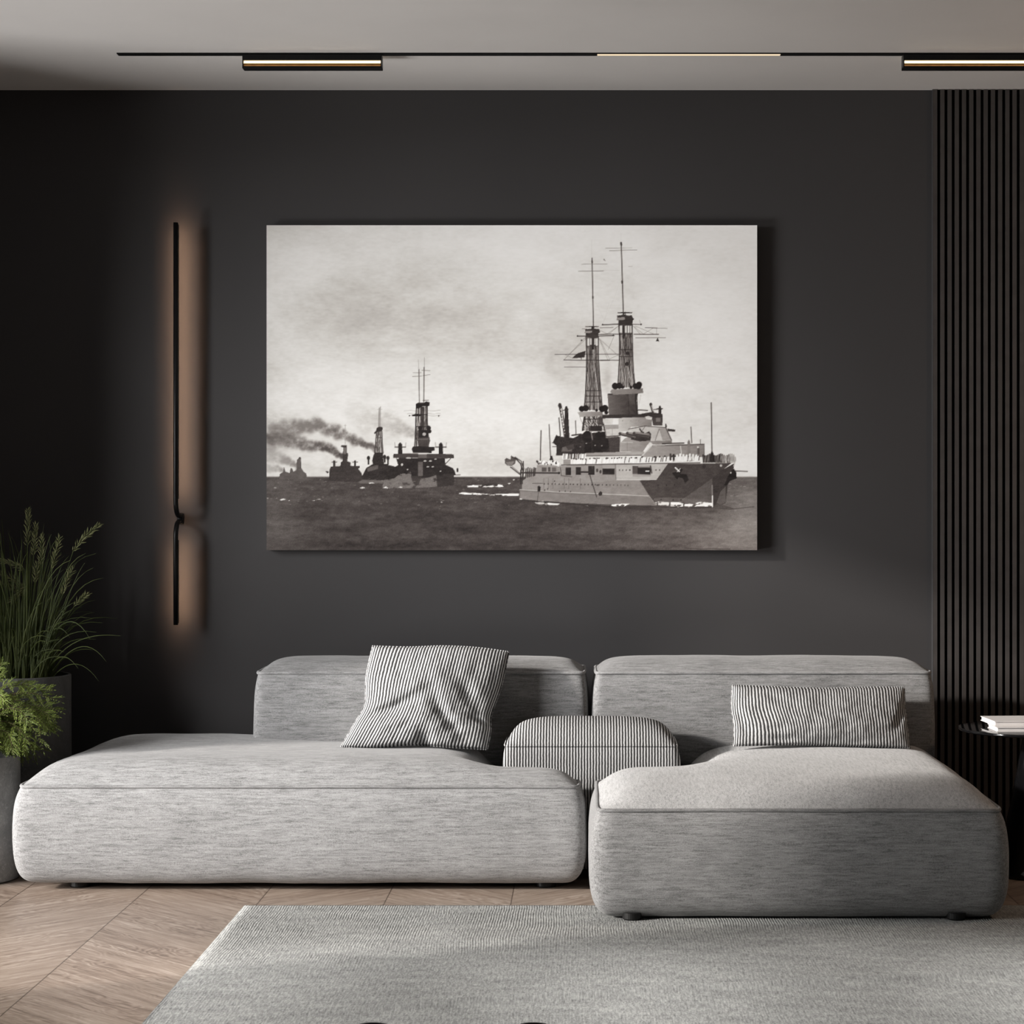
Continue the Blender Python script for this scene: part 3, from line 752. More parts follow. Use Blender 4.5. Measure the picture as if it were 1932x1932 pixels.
    # poles
    for p, wd, tn in (([(318, 285), (313, 505)], 8, 62), ([(378, 240), (389, 480)], 7, 70), ([(1583, 78), (1588, 440)], 8, 62), ([(1432, 258), (1438, 376)], 7, 70), ([(1502, 352), (1503, 385)], 5, 90)):
        c4.line(p, wd, tn)
    # hull
    c4.poly([(162, 792), (160, 722), (176, 718), (176, 660), (206, 640), (210, 590), (288, 560), (288, 540), (462, 545), (872, 532), (1262, 530), (1175, 650), (1050, 655), (1120, 765), (1180, 842), (900, 836), (600, 824), (300, 806)], 128, 1, 4)
    c4.poly([(400, 800), (380, 690), (870, 655), (1050, 655), (1118, 765), (1120, 830), (700, 828)], 112, .55, 5)
    c4.poly([(162, 792), (160, 724), (450, 742), (780, 756), (1115, 770), (1180, 842), (900, 836), (600, 824), (300, 806)], 116, 1, 4, hi=104)
    c4.line([(160, 724), (450, 742), (780, 756), (1115, 770)], 6, 158); c4.line([(160, 730), (450, 748), (780, 763)], 4, 80)
    for x in (338, 372, 408, 492, 524, 610): c4.line([(x, 640), (x, 715)], 3, 78, .8)
    for k in range(16): c4.dot(256 + k * 5, 676, 2.5, 60)
    for k in range(24):
        x = 345 + k * 27 + rs.uniform(-3, 3)
        c4.dot(x, 680 + k * .5, 4.2, 50, 1 if k < 18 else .6, 6)
    for x, y in ((455, 735), (498, 735), (537, 738), (345, 728), (368, 718), (420, 660), (735, 690), (745, 690)): c4.dot(x, y, 4, 50, 1, 6)
    c4.poly([(292, 700), (304, 694), (316, 704), (312, 736), (292, 736)], 36); c4.line([(300, 736), (292, 800)], 4, 70)
    c4.line([(680, 612), (700, 680), (732, 778)], 6, 42); c4.poly([(744, 752), (760, 734), (774, 744), (770, 766), (750, 770)], 42)
    for x0, y0, x1, y1 in ((500, 558, 540, 616), (576, 556, 614, 614), (668, 546, 716, 614), (776, 542, 866, 612)): c4.rect(x0, y0, x1, y1, 38, 1, 4)
    c4.rect(776, 538, 866, 566, 140); c4.line([(776, 568), (866, 568)], 4, 60); c4.line([(614, 592), (690, 594)], 12, 42); c4.line([(462, 560), (470, 620), (548, 628)], 4, 50)
    c4.rect(324, 560, 360, 590, 60, .8); c4.rect(372, 556, 388, 590, 50, .8); c4.rect(400, 560, 430, 590, 70, .7)
    for x, y in ((735, 580), (700, 560), (880, 580), (760, 590)): c4.dot(x, y, 8, 50, .9, 14)
    c4.line([(166, 598), (450, 600)], 11, 46); c4.dot(452, 600, 9, 36)
    for k, x in enumerate((172, 190, 208, 222, 236, 250, 266, 276)): c4.line([(x, 560 + (k % 3) * 4), (x - 6, 640 - k * 3)], 8, 44)
    # casemate
    c4.poly([(872, 536), (1260, 531), (1176, 650), (876, 650)], 158, 1, 3); c4.line([(876, 650), (1176, 650)], 5, 190, .8); c4.line([(872, 536), (876, 650)], 4, 90)
    c4.rect(998, 546, 1040, 606, 70); c4.rect(1036, 556, 1132, 612, 36); c4.rect(1095, 582, 1122, 590, 220); c4.rect(1040, 544, 1132, 560, 128); c4.rect(1000, 612, 1135, 628, 140); c4.line([(1000, 608), (1135, 612)], 3, 110)
    for x in (902, 926, 952, 976, 980, 1172, 1200): c4.dot(x, 578, 4, 40, 1, 6)
    c4.line([(1132, 548), (1140, 600)], 10, 60)
    # bow
    c4.poly([(1262, 530), (1500, 530), (1735, 524), (1640, 600), (1594, 650), (1592, 852), (1380, 836), (1180, 800), (1110, 745), (1050, 656), (1176, 650)], 60, 1, 6)
    c4.poly([(1330, 820), (1420, 760), (1590, 640), (1592, 852)], 92, .55, 10); c4.poly([(1130, 790), (1250, 780), (1590, 800), (1592, 840), (1380, 836), (1180, 812)], 98, .5, 10)
    c4.poly([(1594, 640), (1660, 580), (1760, 524), (1745, 580), (1705, 690), (1690, 820), (1640, 850), (1594, 852)], 52, 1, 7)
    c4.poly([(1620, 830), (1650, 740), (1690, 700), (1690, 815), (1640, 850)], 92, .7, 12)
    c4.line([(1590, 690), (1592, 850)], 5, 150); c4.line([(1592, 770), (1592, 850)], 8, 225)
    for x, y in ((1188, 690), (1250, 690), (1310, 688), (1150, 794), (1210, 798), (1300, 800), (1358, 800)): c4.dot(x, y, 5, 34)
    c4.poly([(1290, 600), (1320, 590), (1345, 560), (1372, 574), (1352, 604), (1400, 610), (1416, 650), (1390, 676), (1370, 640), (1340, 630), (1330, 650)], 34)
    c4.line([(1316, 560), (1346, 588)], 9, 215); c4.line([(1330, 590), (1352, 568)], 6, 190)
    c4.poly([(1730, 585), (1752, 568), (1770, 596), (1772, 640), (1720, 660), (1700, 692), (1680, 690), (1700, 640)], 30); c4.dot(1655, 545, 9, 190, .8); c4.dot(1728, 598, 6, 210, .8)
    c4.line([(1760, 585), (1852, 588)], 7, 55); c4.dot(1530, 550, 14, 46)
    c4.line([(1735, 524), (1762, 512), (1750, 548)], 7, 170)
    # crew in white along the rails
    for k in range(40):
        x = 482 + k * 4.3
        c4.line([(x, 460 + rs.uniform(-3, 3)), (x - 3, 494 + rs.uniform(-3, 3))], 5, rs.choice([225, 210, 235, 60]))
    for k in range(150):
        u = k / 149; x = 540 + u * 955
        yt = 502 - 26 * u + rs.uniform(-3, 3)
        c4.line([(x, yt), (x - 5, yt + 30 + rs.uniform(-3, 3))], 6.5, rs.choice([232, 215, 222, 190, 205, 55], p=[.24, .2, .2, .12, .12, .12]))
    c4.line([(470, 540), (870, 534), (1500, 524)], 6, 42)
    for k in range(46):
        x = rs.uniform(545, 1500); c4.dot(x, 496 - 26 * (x - 540) / 955 + rs.uniform(-2, 5), 6, 40, .9, 5)
    for k in range(30): c4.dot(288 + k * 5.6, 520 + rs.uniform(-6, 14), 6, rs.choice([40, 60, 210, 230]), 1, 9)
    c4.poly([(380, 505), (392, 470), (402, 476), (410, 505)], 36); c4.line([(350, 510), (450, 548)], 9, 200); c4.rect(485, 500, 538, 535, 128)
    for k in range(9):
        x = 1280 + k * 24; c4.line([(x, 462 + (k % 3) * 4), (x, 500)], 15, rs.choice([42, 210, 220, 60]))
    for k in range(20):
        x = 1522 + k * 12; c4.line([(x, 466 + 14 * math.sin(k) * .5), (x + 3, 520)], 10, 40 if k < 12 else rs.choice([60, 90, 150]))
    c4.poly([(1575, 520), (1578, 455), (1588, 432), (1600, 455), (1612, 520)], 36)
    for k in range(22): c4.line([(1648 + k * 5.6, 474 + k * .3), (1651 + k * 5.6, 514 - k * .3)], 3.2, 190 if k % 2 else 50)
    # stern boat and davit
    c4.poly([(48, 500), (60, 488), (92, 500), (98, 468), (104, 486), (132, 496), (126, 530), (100, 548), (66, 544), (50, 528)], 74, 1, 10); c4.poly([(56, 520), (120, 512), (104, 544), (70, 542)], 128, .7, 8)
    c4.line([(98, 478), (130, 492), (166, 530), (182, 580)], 9, 44); c4.line([(126, 482), (170, 512), (190, 566)], 7, 50); c4.line([(92, 556), (164, 612)], 8, 44); c4.line([(104, 552), (166, 604)], 3, 60)
    c4.line([(186, 514), (188, 600)], 8, 48); c4.line([(168, 580), (168, 680)], 10, 40); c4.line([(180, 590), (180, 680)], 6, 50)
    # foam at the waterline
    for p, tn in (([(1382, 846), (1384, 832), (1450, 826), (1510, 812), (1592, 822), (1592, 852), (1500, 846), (1420, 852)], 235), ([(1280, 816), (1376, 818), (1372, 848), (1330, 852), (1282, 846)], 222), ([(1184, 812), (1272, 818), (1266, 842), (1190, 838)], 196), ([(1150, 826), (1180, 812), (1178, 838)], 180),
                  ([(838, 836), (870, 830), (978, 828), (940, 846), (850, 848)], 228), ([(348, 826), (400, 816), (460, 828), (440, 838), (350, 838)], 222), ([(268, 812), (300, 796), (336, 806), (345, 830), (310, 834), (280, 826)], 176), ([(160, 786), (180, 792), (176, 800), (158, 798)], 190),
                  ([(0, 684), (30, 690), (40, 702), (0, 706)], 225), ([(0, 752), (60, 758), (156, 756), (150, 770), (0, 766)], 220), ([(70, 676), (92, 674), (88, 684)], 210), ([(105, 642), (126, 650), (114, 656)], 205), ([(640, 840), (660, 836), (668, 846)], 190)):
        c4.poly(p, tn, .95, 9, None, -0.22)
    c4.line([(1182, 812), (1184, 842)], 5, 60); c4.line([(1274, 814), (1278, 846)], 5, 60); c4.line([(1378, 816), (1382, 848)], 5, 60)
    c4.line([(160, 800), (480, 826), (830, 850)], 7, 44); c4.line([(980, 850), (1200, 852), (1420, 858), (1590, 856)], 7, 50)
    c4.poly([(1600, 856), (1620, 820), (1700, 846), (1760, 866), (1650, 866)], 66, .8, 10); c4.line([(1610, 862), (1720, 870), (1900, 850)], 5, 60)
    for x, y in ((1735, 770), (1775, 772), (1720, 680), (1800, 830), (1830, 700)): c4.dot(x, y, 12, 150, .6, 3)
    c2.line([(1110, 1880), (1200, 1888), (1250, 1884), (1370, 1888)], 4, 45, .8)
    T += fbm(7, 1.3, 140, 2) * 5
    T += RAG * 9
    T = np.clip(T, 18, 240)
    return T.reshape(NYP, SS, NXP, SS).mean((1, 3))
YP = YW - 0.046
tC = thing('wall_canvas', tuple(at(966, 1038, YW)), 'large unframed canvas print of grey warships at sea on the charcoal wall', 'wall picture')
pa, pb = at(503, 1038, YP), at(1428.5, 425, YP)
MB().box(pa.x, pb.x, YP + 0.0004, YW - 0.0005, pa.z, pb.z).build('stretcher', plain('canvas_edge', (0.42, 0.40, 0.385), 0.85, 0, 0.1, 0.05, 20), tC)
NXP, NYP = 772, 512
tone = warship_print(NXP, NYP)
# sepia-leaning greys: display tone -> ink colour
def lin(v):
    v = v / 255.0
    return np.where(v <= 0.04045, v / 12.92, ((v + 0.055) / 1.055) ** 2.4)
ink = np.stack([np.interp(tone, [0, 60, 120, 200, 255], c) for c in ([2, 63, 122, 201, 255], [0, 57.5, 117, 199.5, 254], [0, 55.5, 113.5, 195.5, 250])], -1)
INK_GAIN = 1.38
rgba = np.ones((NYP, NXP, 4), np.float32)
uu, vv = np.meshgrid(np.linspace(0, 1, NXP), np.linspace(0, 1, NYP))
base = lin(ink) * (INK_GAIN * (0.86 + 0.22 * uu) * (1.05 - 0.17 * vv))[..., None]  # top and right brightened in the ink to offset uneven light on the canvas
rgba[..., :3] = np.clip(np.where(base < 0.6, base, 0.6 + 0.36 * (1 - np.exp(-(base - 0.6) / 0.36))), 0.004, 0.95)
gx_ = np.linspace(pa.x, pb.x, NXP) - tC.location.x
gz_ = np.linspace(pb.z, pa.z, NYP) - tC.location.z
GX, GZ = np.meshgrid(gx_, gz_)
vco = np.stack([GX, np.full_like(GX, YP - tC.location.y), GZ], -1).astype(np.float32)
idx = np.arange(NXP * NYP).reshape(NYP, NXP)
quads = np.stack([idx[1:, :-1], idx[1:, 1:], idx[:-1, 1:], idx[:-1, :-1]], -1).reshape(-1, 4).astype(np.int32)
me = bpy.data.meshes.new('print')
me.vertices.add(NXP * NYP); me.vertices.foreach_set('co', vco.ravel())
me.loops.add(quads.size); me.loops.foreach_set('vertex_index', quads.ravel())
me.polygons.add(len(quads)); me.polygons.foreach_set('loop_start', np.arange(0, quads.size, 4, dtype=np.int32))
me.update(calc_edges=True)
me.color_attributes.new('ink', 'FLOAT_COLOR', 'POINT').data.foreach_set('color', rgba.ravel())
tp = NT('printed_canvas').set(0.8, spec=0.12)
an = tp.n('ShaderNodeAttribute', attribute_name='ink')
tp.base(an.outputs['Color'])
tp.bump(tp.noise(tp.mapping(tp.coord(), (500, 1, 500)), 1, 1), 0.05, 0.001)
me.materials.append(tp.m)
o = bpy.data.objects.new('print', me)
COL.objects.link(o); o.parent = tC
o['label'] = 'printed front showing warships under a cloudy sky'
# ------------------------------------------------------------------ upholstery
def cushion(xc, yc_, zc_, off, crown, mask=None, crease=0.75, R=0.17, levels=3, wr=0.003, seed=0, taper=None):
    """soft upholstered block: grid cage -> subdivided; returns (body, top, seam loop) in world space"""
    nx, ny, nz = len(xc), len(yc_), len(zc_)
    inside = lambda i, j: 0 <= i < nx - 1 and 0 <= j < ny - 1 and (mask is None or mask((xc[i] + xc[i + 1]) / 2, (yc_[j] + yc_[j + 1]) / 2))
    segs = []
    for i in range(nx - 1):
        for j in range(ny - 1):
            if not inside(i, j): continue
            if not inside(i - 1, j): segs.append((xc[i], yc_[j], xc[i], yc_[j + 1]))
            if not inside(i + 1, j): segs.append((xc[i + 1], yc_[j], xc[i + 1], yc_[j + 1]))
            if not inside(i, j - 1): segs.append((xc[i], yc_[j], xc[i + 1], yc_[j]))
            if not inside(i, j + 1): segs.append((xc[i], yc_[j + 1], xc[i + 1], yc_[j + 1]))
    def edist(x, y):
        d = 9
        for x0, y0, x1, y1 in segs:
            cx_, cy_ = min(max(x, x0), x1), min(max(y, y0), y1)
            d = min(d, math.hypot(x - cx_, y - cy_))
        return d
    vid, V, W, F, FM = {}, [], [], [], []
    def vert(i, j, k):
        key = (i, j, k)
        if key in vid: return vid[key]
        dx = dy = 0
        for a in (-1, 0):
            for b in (-1, 0):
                if not inside(i + a, j + b):
                    dx += 1 if a == 0 else -1
                    dy += 1 if b == 0 else -1
        miss = sum(not inside(i + a, j + b) for a in (-1, 0) for b in (-1, 0))
        x, y, z = xc[i], yc_[j], zc_[k]
        w = 0.0
        if miss:
            sx, sy = (dx > 0) - (dx < 0), (dy > 0) - (dy < 0)
            x += sx * off[k]; y += sy * off[k]
            if k == nz - 1: w = 1.0
        elif k == nz - 1:
            q = min(edist(x, y) / R, 1.0)
            z += (crown(x, y) if callable(crown) else crown) * math.sqrt(max(0.0, 1 - (1 - q) ** 2))
        if taper: x, y, z = taper(x, y, z)
        vid[key] = len(V); V.append((x, y, z)); W.append(w)
        return vid[key]
    def face(q, m): F.append(tuple(vert(*p) for p in q)); FM.append(m)
    for i in range(nx - 1):
        for j in range(ny - 1):
            if not inside(i, j): continue
            face([(i, j, 0), (i, j + 1, 0), (i + 1, j + 1, 0), (i + 1, j, 0)], 0)
            k = nz - 1
            face([(i, j, k), (i + 1, j, k), (i + 1, j + 1, k), (i, j + 1, k)], 1)
            for k in range(nz - 1):
                if not inside(i, j - 1): face([(i, j, k), (i + 1, j, k), (i + 1, j, k + 1), (i, j, k + 1)], 0)
                if not inside(i, j + 1): face([(i + 1, j + 1, k), (i, j + 1, k), (i, j + 1, k + 1), (i + 1, j + 1, k + 1)], 0)
                if not inside(i - 1, j): face([(i, j + 1, k), (i, j, k), (i, j, k + 1), (i, j + 1, k + 1)], 0)
                if not inside(i + 1, j): face([(i + 1, j, k), (i + 1, j + 1, k), (i + 1, j + 1, k + 1), (i + 1, j, k + 1)], 0)
    me = bpy.data.meshes.new('cage')
    me.from_pydata(V, [], F)
    me.polygons.foreach_set('material_index', FM)
    ca = me.attributes.new('crease_edge', 'FLOAT', 'EDGE')
    for e in me.edges:
        if W[e.vertices[0]] > 0.5 and W[e.vertices[1]] > 0.5: ca.data[e.index].value = crease
    wa = me.attributes.new('seam', 'FLOAT', 'POINT')
    wa.data.foreach_set('value', W)
    o = bpy.data.objects.new('cage', me)
    for nm in ('a', 'b'): me.materials.append(None)
    COL.objects.link(o)
    md = o.modifiers.new('s', 'SUBSURF'); md.levels = levels; md.render_levels = levels
    dg = bpy.context.evaluated_depsgraph_get()
    m2 = bpy.data.meshes.new_from_object(o.evaluated_get(dg))
    n = len(m2.vertices)
    w2 = np.zeros(n); m2.attributes['seam'].data.foreach_get('value', w2)
    co = [v.co.copy() for v in m2.vertices]
    no = [v.normal.copy() for v in m2.vertices]
    sd = Vector((seed * 7.3, seed * 3.1, seed * 1.7))
    for i in range(n):
        p = co[i]
        d = noise.noise(p * 5 + sd) * wr + noise.noise(p * 14 + sd) * wr * 0.4
        if w2[i] > 0.99: d *= 0.4
        co[i] = p + no[i] * d
    parts = []
    for mi in (0, 1):
        vm, vv, ff = {}, [], []
        for pl in m2.polygons:
            if pl.material_index != mi: continue
            q = []
            for a in pl.vertices:
                if a not in vm: vm[a] = len(vv); vv.append(co[a])
                q.append(vm[a])
            ff.append(q)
        parts.append((vv, ff))
    nb = {}
    for e in m2.edges:
        a, b = e.vertices
        if w2[a] > 0.995 and w2[b] > 0.995:
            nb.setdefault(a, []).append(b); nb.setdefault(b, []).append(a)
    start = next(iter(nb)); loop = [start]; prev = None; cur = start
    while True:
        nx_ = [q for q in nb[cur] if q != prev]
        if not nx_ or nx_[0] == start: break
        prev, cur = cur, nx_[0]
        loop.append(cur)
        if len(loop) > 5000: break
    cx_ = sum((co[i] for i in loop), Vector()) / len(loop)
    seam = [co[i] + Vector((no[i].x, no[i].y, no[i].z * 0.3)) * 0.002 for i in loop]
    bpy.data.objects.remove(o); bpy.data.meshes.remove(m2)
    return parts[0], parts[1], seam

def upholstery(names, parent, c, mats, pipe_r=0.0060):
    b = obj(names[0], *c[0], mats[0], parent, True)
    obj(names[1], *c[1], mats[1], b, True)
    MB().tube(c[2], pipe_r, 8, closed=True).build(names[2], mats[2], b, True)
    return b

def foot(parent, x, y, z0, z1, r=0.030):
    MB().lathe(x, y, [(r * 0.93, z0), (r, z0 + 0.004), (r, z1)], 28).build('foot', M['foot'], parent)

OFF_SEAT = [-0.046, 0.0, 0.007, 0.001, -0.022]
Z_SEAT = [0.015, 0.055, 0.18, 0.295, 0.339]
FX, FY, PP = M['fabric_x'], M['fabric_y_lit'], M['piping']

# left module: long low seat with its own back cushion
NX, NXR, NY = 0.305, 0.324, 7.05          # notch half width and front for the striped armrest
tL = thing('sofa_module', (-0.93, 7.25, 0), 'long low grey sofa section on the left, the square cushion leaning on its back', 'sofa section', )
c = cushion([-1.866, -1.765, -1.58, -1.25, -0.85, -0.52, -0.385, -NX, -0.20, -0.085, -0.010], [6.845, 6.915, 6.99, 7.047, 7.12, 7.25, 7.42, 7.58, 7.66],
            [0.021] + Z_SEAT[1:], OFF_SEAT, lambda x, y: (0.090 + 0.034 * max(0, min(1, (y - 7.2) / 0.3)) * max(0, min(1, (-0.95 - x) / 0.3))) if x < -NX else 0.072, lambda x, y: not (x > -NX and y > NY), seed=1,
            taper=lambda x, y, z: (x + 0.15 * max(0, (y - 7.0) / 0.66) ** 1.6 * max(0, (-1.15 - x) / 0.71), y, z))
seatL = upholstery(['seat', 'seat_top', 'piping'], tL, c, (FX, FX, PP))
OFF_BACK = [0.0, 0.008, 0.007, 0.003, -0.011]
def back(x0, x1, seed):
    w = x1 - x0
    return cushion([x0, x0 + 0.05, x0 + 0.14, x0 + 0.40, x0 + w / 2, x1 - 0.40, x1 - 0.14, x1 - 0.05, x1], [7.38, 7.44, 7.55, 7.66, 7.72],
                   [0.335, 0.36, 0.48, 0.615, 0.668], OFF_BACK, 0.052, R=0.14, seed=seed)
upholstery(['backrest', 'backrest_top', 'piping'], tL, back(-1.166, -0.004, 2), (M['fabric_back_shaded'], M['fabric_back_shaded'], PP))
for x, y in ((-1.67, 6.965), (-0.14, 6.965), (-1.70, 7.56), (-0.42, 7.56)):
    foot(tL, x, y, 0.0005, 0.036, 0.034)

# right module: deep chaise with its own back cushion
tR = thing('sofa_module', (0.62, 7.0, 0), 'deep grey chaise section on the right, standing on the rug and holding the long cushion', 'sofa section')
c = cushion([0.006, 0.10, 0.22, NXR, 0.41, 0.62, 0.90, 1.05, 1.165, 1.257], [6.305, 6.395, 6.54, 6.75, 6.95, 7.045, 7.12, 7.25, 7.42, 7.58, 7.66],
            Z_SEAT, OFF_SEAT, lambda x, y: 0.088 if x > NXR else 0.074, lambda x, y: not (x < NXR and y > NY), seed=3)
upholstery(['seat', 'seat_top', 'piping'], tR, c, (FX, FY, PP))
upholstery(['backrest', 'backrest_top', 'piping'], tR, back(0.016, 1.205, 4), (M['fabric_back_shaded'], M['fabric_back_shaded'], PP))
for px in (1193, 1809):
    foot(tR, (px - CX) / 635.0, 6.345, 0.0125, 0.034, 0.029)
for x in (0.42, 1.12):
    foot(tR, x, 7.5, 0.0005, 0.034, 0.029)

# striped armrest block standing in the notch between the two seats
tA = thing('armrest_block', (0.01, 7.21, 0), 'striped grey and white rounded block wedged between the two sofa sections', 'armrest')
c = cushion([-0.288, -0.24, -0.15, 0.01, 0.17, 0.26, 0.308], [7.075, 7.115, 7.19, 7.27, 7.325, 7.365], [0.03, 0.08, 0.25, 0.40, 0.448],
            [-0.03, 0.0, 0.004, 0.002, -0.01], 0.088, R=0.13, seed=5, wr=0.002)
upholstery(['cushion_body', 'cushion_top', 'piping'], tA, c, (M['stripe_x'],) * 3, 0.004)
for x, y in ((-0.2, 7.14), (0.22, 7.14), (-0.2, 7.3), (0.22, 7.3)):
    foot(tA, x, y, 0.0005, 0.04, 0.022)

# ------------------------------------------------------------------ cushions
def spline(pts, t):
    """Catmull-Rom through pts, t in 0..1"""
    n = len(pts) - 1
    u = min(max(t, 0), 1) * n
    i = min(int(u), n - 1); f = u - i
    P = lambda k: Vector(pts[min(max(k, 0), n)])
    a, b, c_, d = P(i - 1), P(i), P(i + 1), P(i + 2)
    return 0.5 * ((2 * b) + (c_ - a) * f + (2 * a - 5 * b + 4 * c_ - d) * f * f + (3 * b - a - 3 * c_ + d) * f ** 3)

def pillow(name, label, bottom, top, left, right, Yb, Yt, tf, tb, nstripes, folds, mat, N=72, K=60, lean=None):
    """closed cushion from four outline curves; folds = [(u, v, ru, rv, angle, depth)]"""
    V, UV = [], []
    def surf(u, v):
        B, T, L, R_ = spline(bottom, u), spline(top, u), spline(left, v), spline(right, v)
        b0, b1, t0, t1 = (Vector(p) for p in (bottom[0], bottom[-1], top[0], top[-1]))
        p = B * (1 - v) + T * v + L * (1 - u) + R_ * u - (b0 * (1 - u) * (1 - v) + b1 * u * (1 - v) + t0 * (1 - u) * v + t1 * u * v)
        return at(p.x, p.y, Yb + (Yt - Yb) * v)
    def bulge(u, v):
        return (max(0, math.sin(math.pi * u)) * max(0, math.sin(math.pi * v))) ** 0.42 if 0 < u < 1 and 0 < v < 1 else 0.0
    ids = {}
    def vid(i, j, s):
        key = (i, j, 0 if i in (0, N) or j in (0, K) else s)
        if key in ids: return ids[key]
        u, v = i / N, j / K
        p = surf(u, v)
        b = bulge(u, v)
        d = -(tf * b) if s == 0 else tb * b
        if s == 0:
            for fu, fv, ru, rv, ang, dep in folds:
                ca, sa = math.cos(ang), math.sin(ang)
                a, c_ = (u - fu) * ca + (v - fv) * sa, -(u - fu) * sa + (v - fv) * ca
                d += dep * math.exp(-(a / ru) ** 2 - (c_ / rv) ** 2)
        d += (noise.noise(Vector((u * 9, v * 9, s * 5 + nstripes))) * 0.005 + noise.noise(Vector((u * 26, v * 20, 3.3))) * 0.0025) * min(1, b * 1.5)
        ids[key] = len(V)
        V.append(p + Vector((0, d, 0)) + Vector((0, 0, 1)) * (-0.15 * d))
        UV.append((u, v))
        return ids[key]
    F = []
    for i in range(N):
        for j in range(K):
            F.append((vid(i, j, 0), vid(i + 1, j, 0), vid(i + 1, j + 1, 0), vid(i, j + 1, 0)))
            F.append((vid(i, j, 1), vid(i, j + 1, 1), vid(i + 1, j + 1, 1), vid(i + 1, j, 1)))
    root = thing(name, at(*bottom[len(bottom) // 2], Yb), label, 'cushion', None)
    o = obj('cover', V, F, mat, root, True)
    uv = o.data.uv_layers.new(name='UVMap')
    for lp in o.data.loops: uv.data[lp.index].uv = UV[lp.vertex_index]
    # edge seam all round
    loop = [(i, 0) for i in range(N)] + [(N, j) for j in range(K)] + [(i, K) for i in range(N, 0, -1)] + [(0, j) for j in range(K, 0, -1)]
    pts = [V[ids[(i, j, 0)]] for i, j in loop]
    sm = MB().tube(pts, 0.0028, 6, closed=True)
    so = sm.build('edge_seam', mat, root, True)
    uv2 = so.data.uv_layers.new(name='UVMap')
    for lp in so.data.loops:
        i, j = loop[lp.vertex_index // 6]
        uv2.data[lp.index].uv = (i / N, j / K)
    return root

pillow('square_cushion', 'large square striped cushion tilted against the back of the left sofa section',
       [(643, 1408), (700, 1411), (780, 1405), (850, 1410), (919, 1414)],
       [(703, 1219), (770, 1221), (835, 1219), (900, 1222), (960, 1230)],
       [(643, 1408), (668, 1366), (688, 1328), (691, 1275), (703, 1219)],
       [(919, 1414), (926, 1378), (927, 1350), (946, 1295), (960, 1230)],
       7.19, 7.315, 0.085, 0.05, 46,
       [(0.28, 0.50, 0.22, 0.055, 0.65, 0.022), (0.66, 0.38, 0.28, 0.05, -1.05, 0.018), (0.80, 0.62, 0.16, 0.05, -0.9, 0.014),
        (0.57, 0.02, 0.05, 0.14, 0.2, 0.030), (0.90, 0.40, 0.10, 0.04, -0.7, 0.014), (0.45, 0.72, 0.3, 0.10, 0.4, -0.010)],
       striped('striped_cushion_cover', 1 / 46, True))
pillow('lumbar_cushion', 'long low striped cushion lying along the back of the right sofa section',
       [(1384, 1407), (1480, 1405), (1560, 1406), (1640, 1409), (1717, 1411)],
       [(1382, 1293), (1460, 1296), (1550, 1299), (1630, 1297), (1706, 1297)],
       [(1384, 1407), (1385, 1370), (1380, 1335), (1382, 1293)],
       [(1717, 1411), (1712, 1372), (1708, 1335), (1706, 1297)],
       7.215, 7.31, 0.070, 0.035, 60,
       [(0.05, 0.5, 0.03, 0.3, 0.1, 0.010), (0.95, 0.55, 0.03, 0.25, -0.2, 0.012), (0.55, 0.1, 0.2, 0.08, 0.2, 0.008), (0.25, 0.12, 0.12, 0.06, 0.3, 0.008)],
       striped('striped_lumbar_cover', 1 / 60, True), N=96, K=44)
# ------------------------------------------------------------------ rug
def rug_material():
    t = NT('woven_rug').set(0.95, spec=0.1)
    co = t.coord()
    sep = t.n('ShaderNodeSeparateXYZ'); t.l(co, sep.inputs[0])
    wob = t.noise(t.mapping(co, (2.5, 2.5, 1)), 1, 2)
    xs = t.math('ADD', sep.outputs['X'], t.math('MULTIPLY', wob, 0.03))
    line = t.math('SINE', t.math('MULTIPLY', xs, 2 * math.pi / 0.0078))
    lump = t.noise(t.mapping(co, (130, 22, 1)), 1, 2, 0.6)
    brk = t.noise(t.mapping(co, (3.2, 2.4, 1), loc=(4, 1, 0)), 1, 4, 0.65)
    yarn = t.math('MULTIPLY', line, t.ramp(brk, [(0.40, 0.12), (0.58, 1.0)]))
    speck = t.noise(t.mapping(co, (240, 60, 1)), 1, 3, 0.65)
    patch = t.noise(t.mapping(co, (5, 14, 1)), 1, 4, 0.65)
    f = t.math('ADD', t.math('MULTIPLY', yarn, 0.022), t.math('ADD', t.math('MULTIPLY', speck, 0.40), t.math('ADD', t.math('MULTIPLY', lump, 0.36), t.math('MULTIPLY', patch, 0.24))))
    t.base(t.ramp(f, [(0.36, (0.165, 0.168, 0.165)), (0.50, (0.325, 0.330, 0.322)), (0.64, (0.50, 0.505, 0.49))]))
    t.bump(t.math('ADD', t.math('MULTIPLY', yarn, 0.26), t.math('ADD', lump, speck)), 0.55, 0.004)
    return t.m
M['rug'] = rug_material()
RX0, RX1, RY0, RY1, RT = -1.068, 2.25, 4.25, 6.584, 0.012
V, F = [], []
nx, ny = 110, 90
def rug_z(x, y):
    p = (x + 0.75) / 2.6
    yc0 = 5.12 + 0.62 * max(0, min(1.3, p)) ** 0.75
    ridge = 0.011 * math.exp(-((y - yc0) / 0.035) ** 2) * max(0, min(1, (x + 0.8) / 0.4)) * max(0, min(1, (1.7 - x) / 0.5))
    flat = 1 if y < 6.1 else 0
    return RT + (ridge + 0.0012 * (noise.noise(Vector((x * 2.2, y * 3.5, 0.3))))) * flat
for j in range(ny + 1):
    for i in range(nx + 1):
        x = RX0 + (RX1 - RX0) * i / nx
        y = RY0 + (RY1 - RY0) * j / ny
        e = i in (0, nx) or j in (0, ny)
        V.append((x, y, RT - 0.003 if e else rug_z(x, y)))
q = lambda i, j: j * (nx + 1) + i
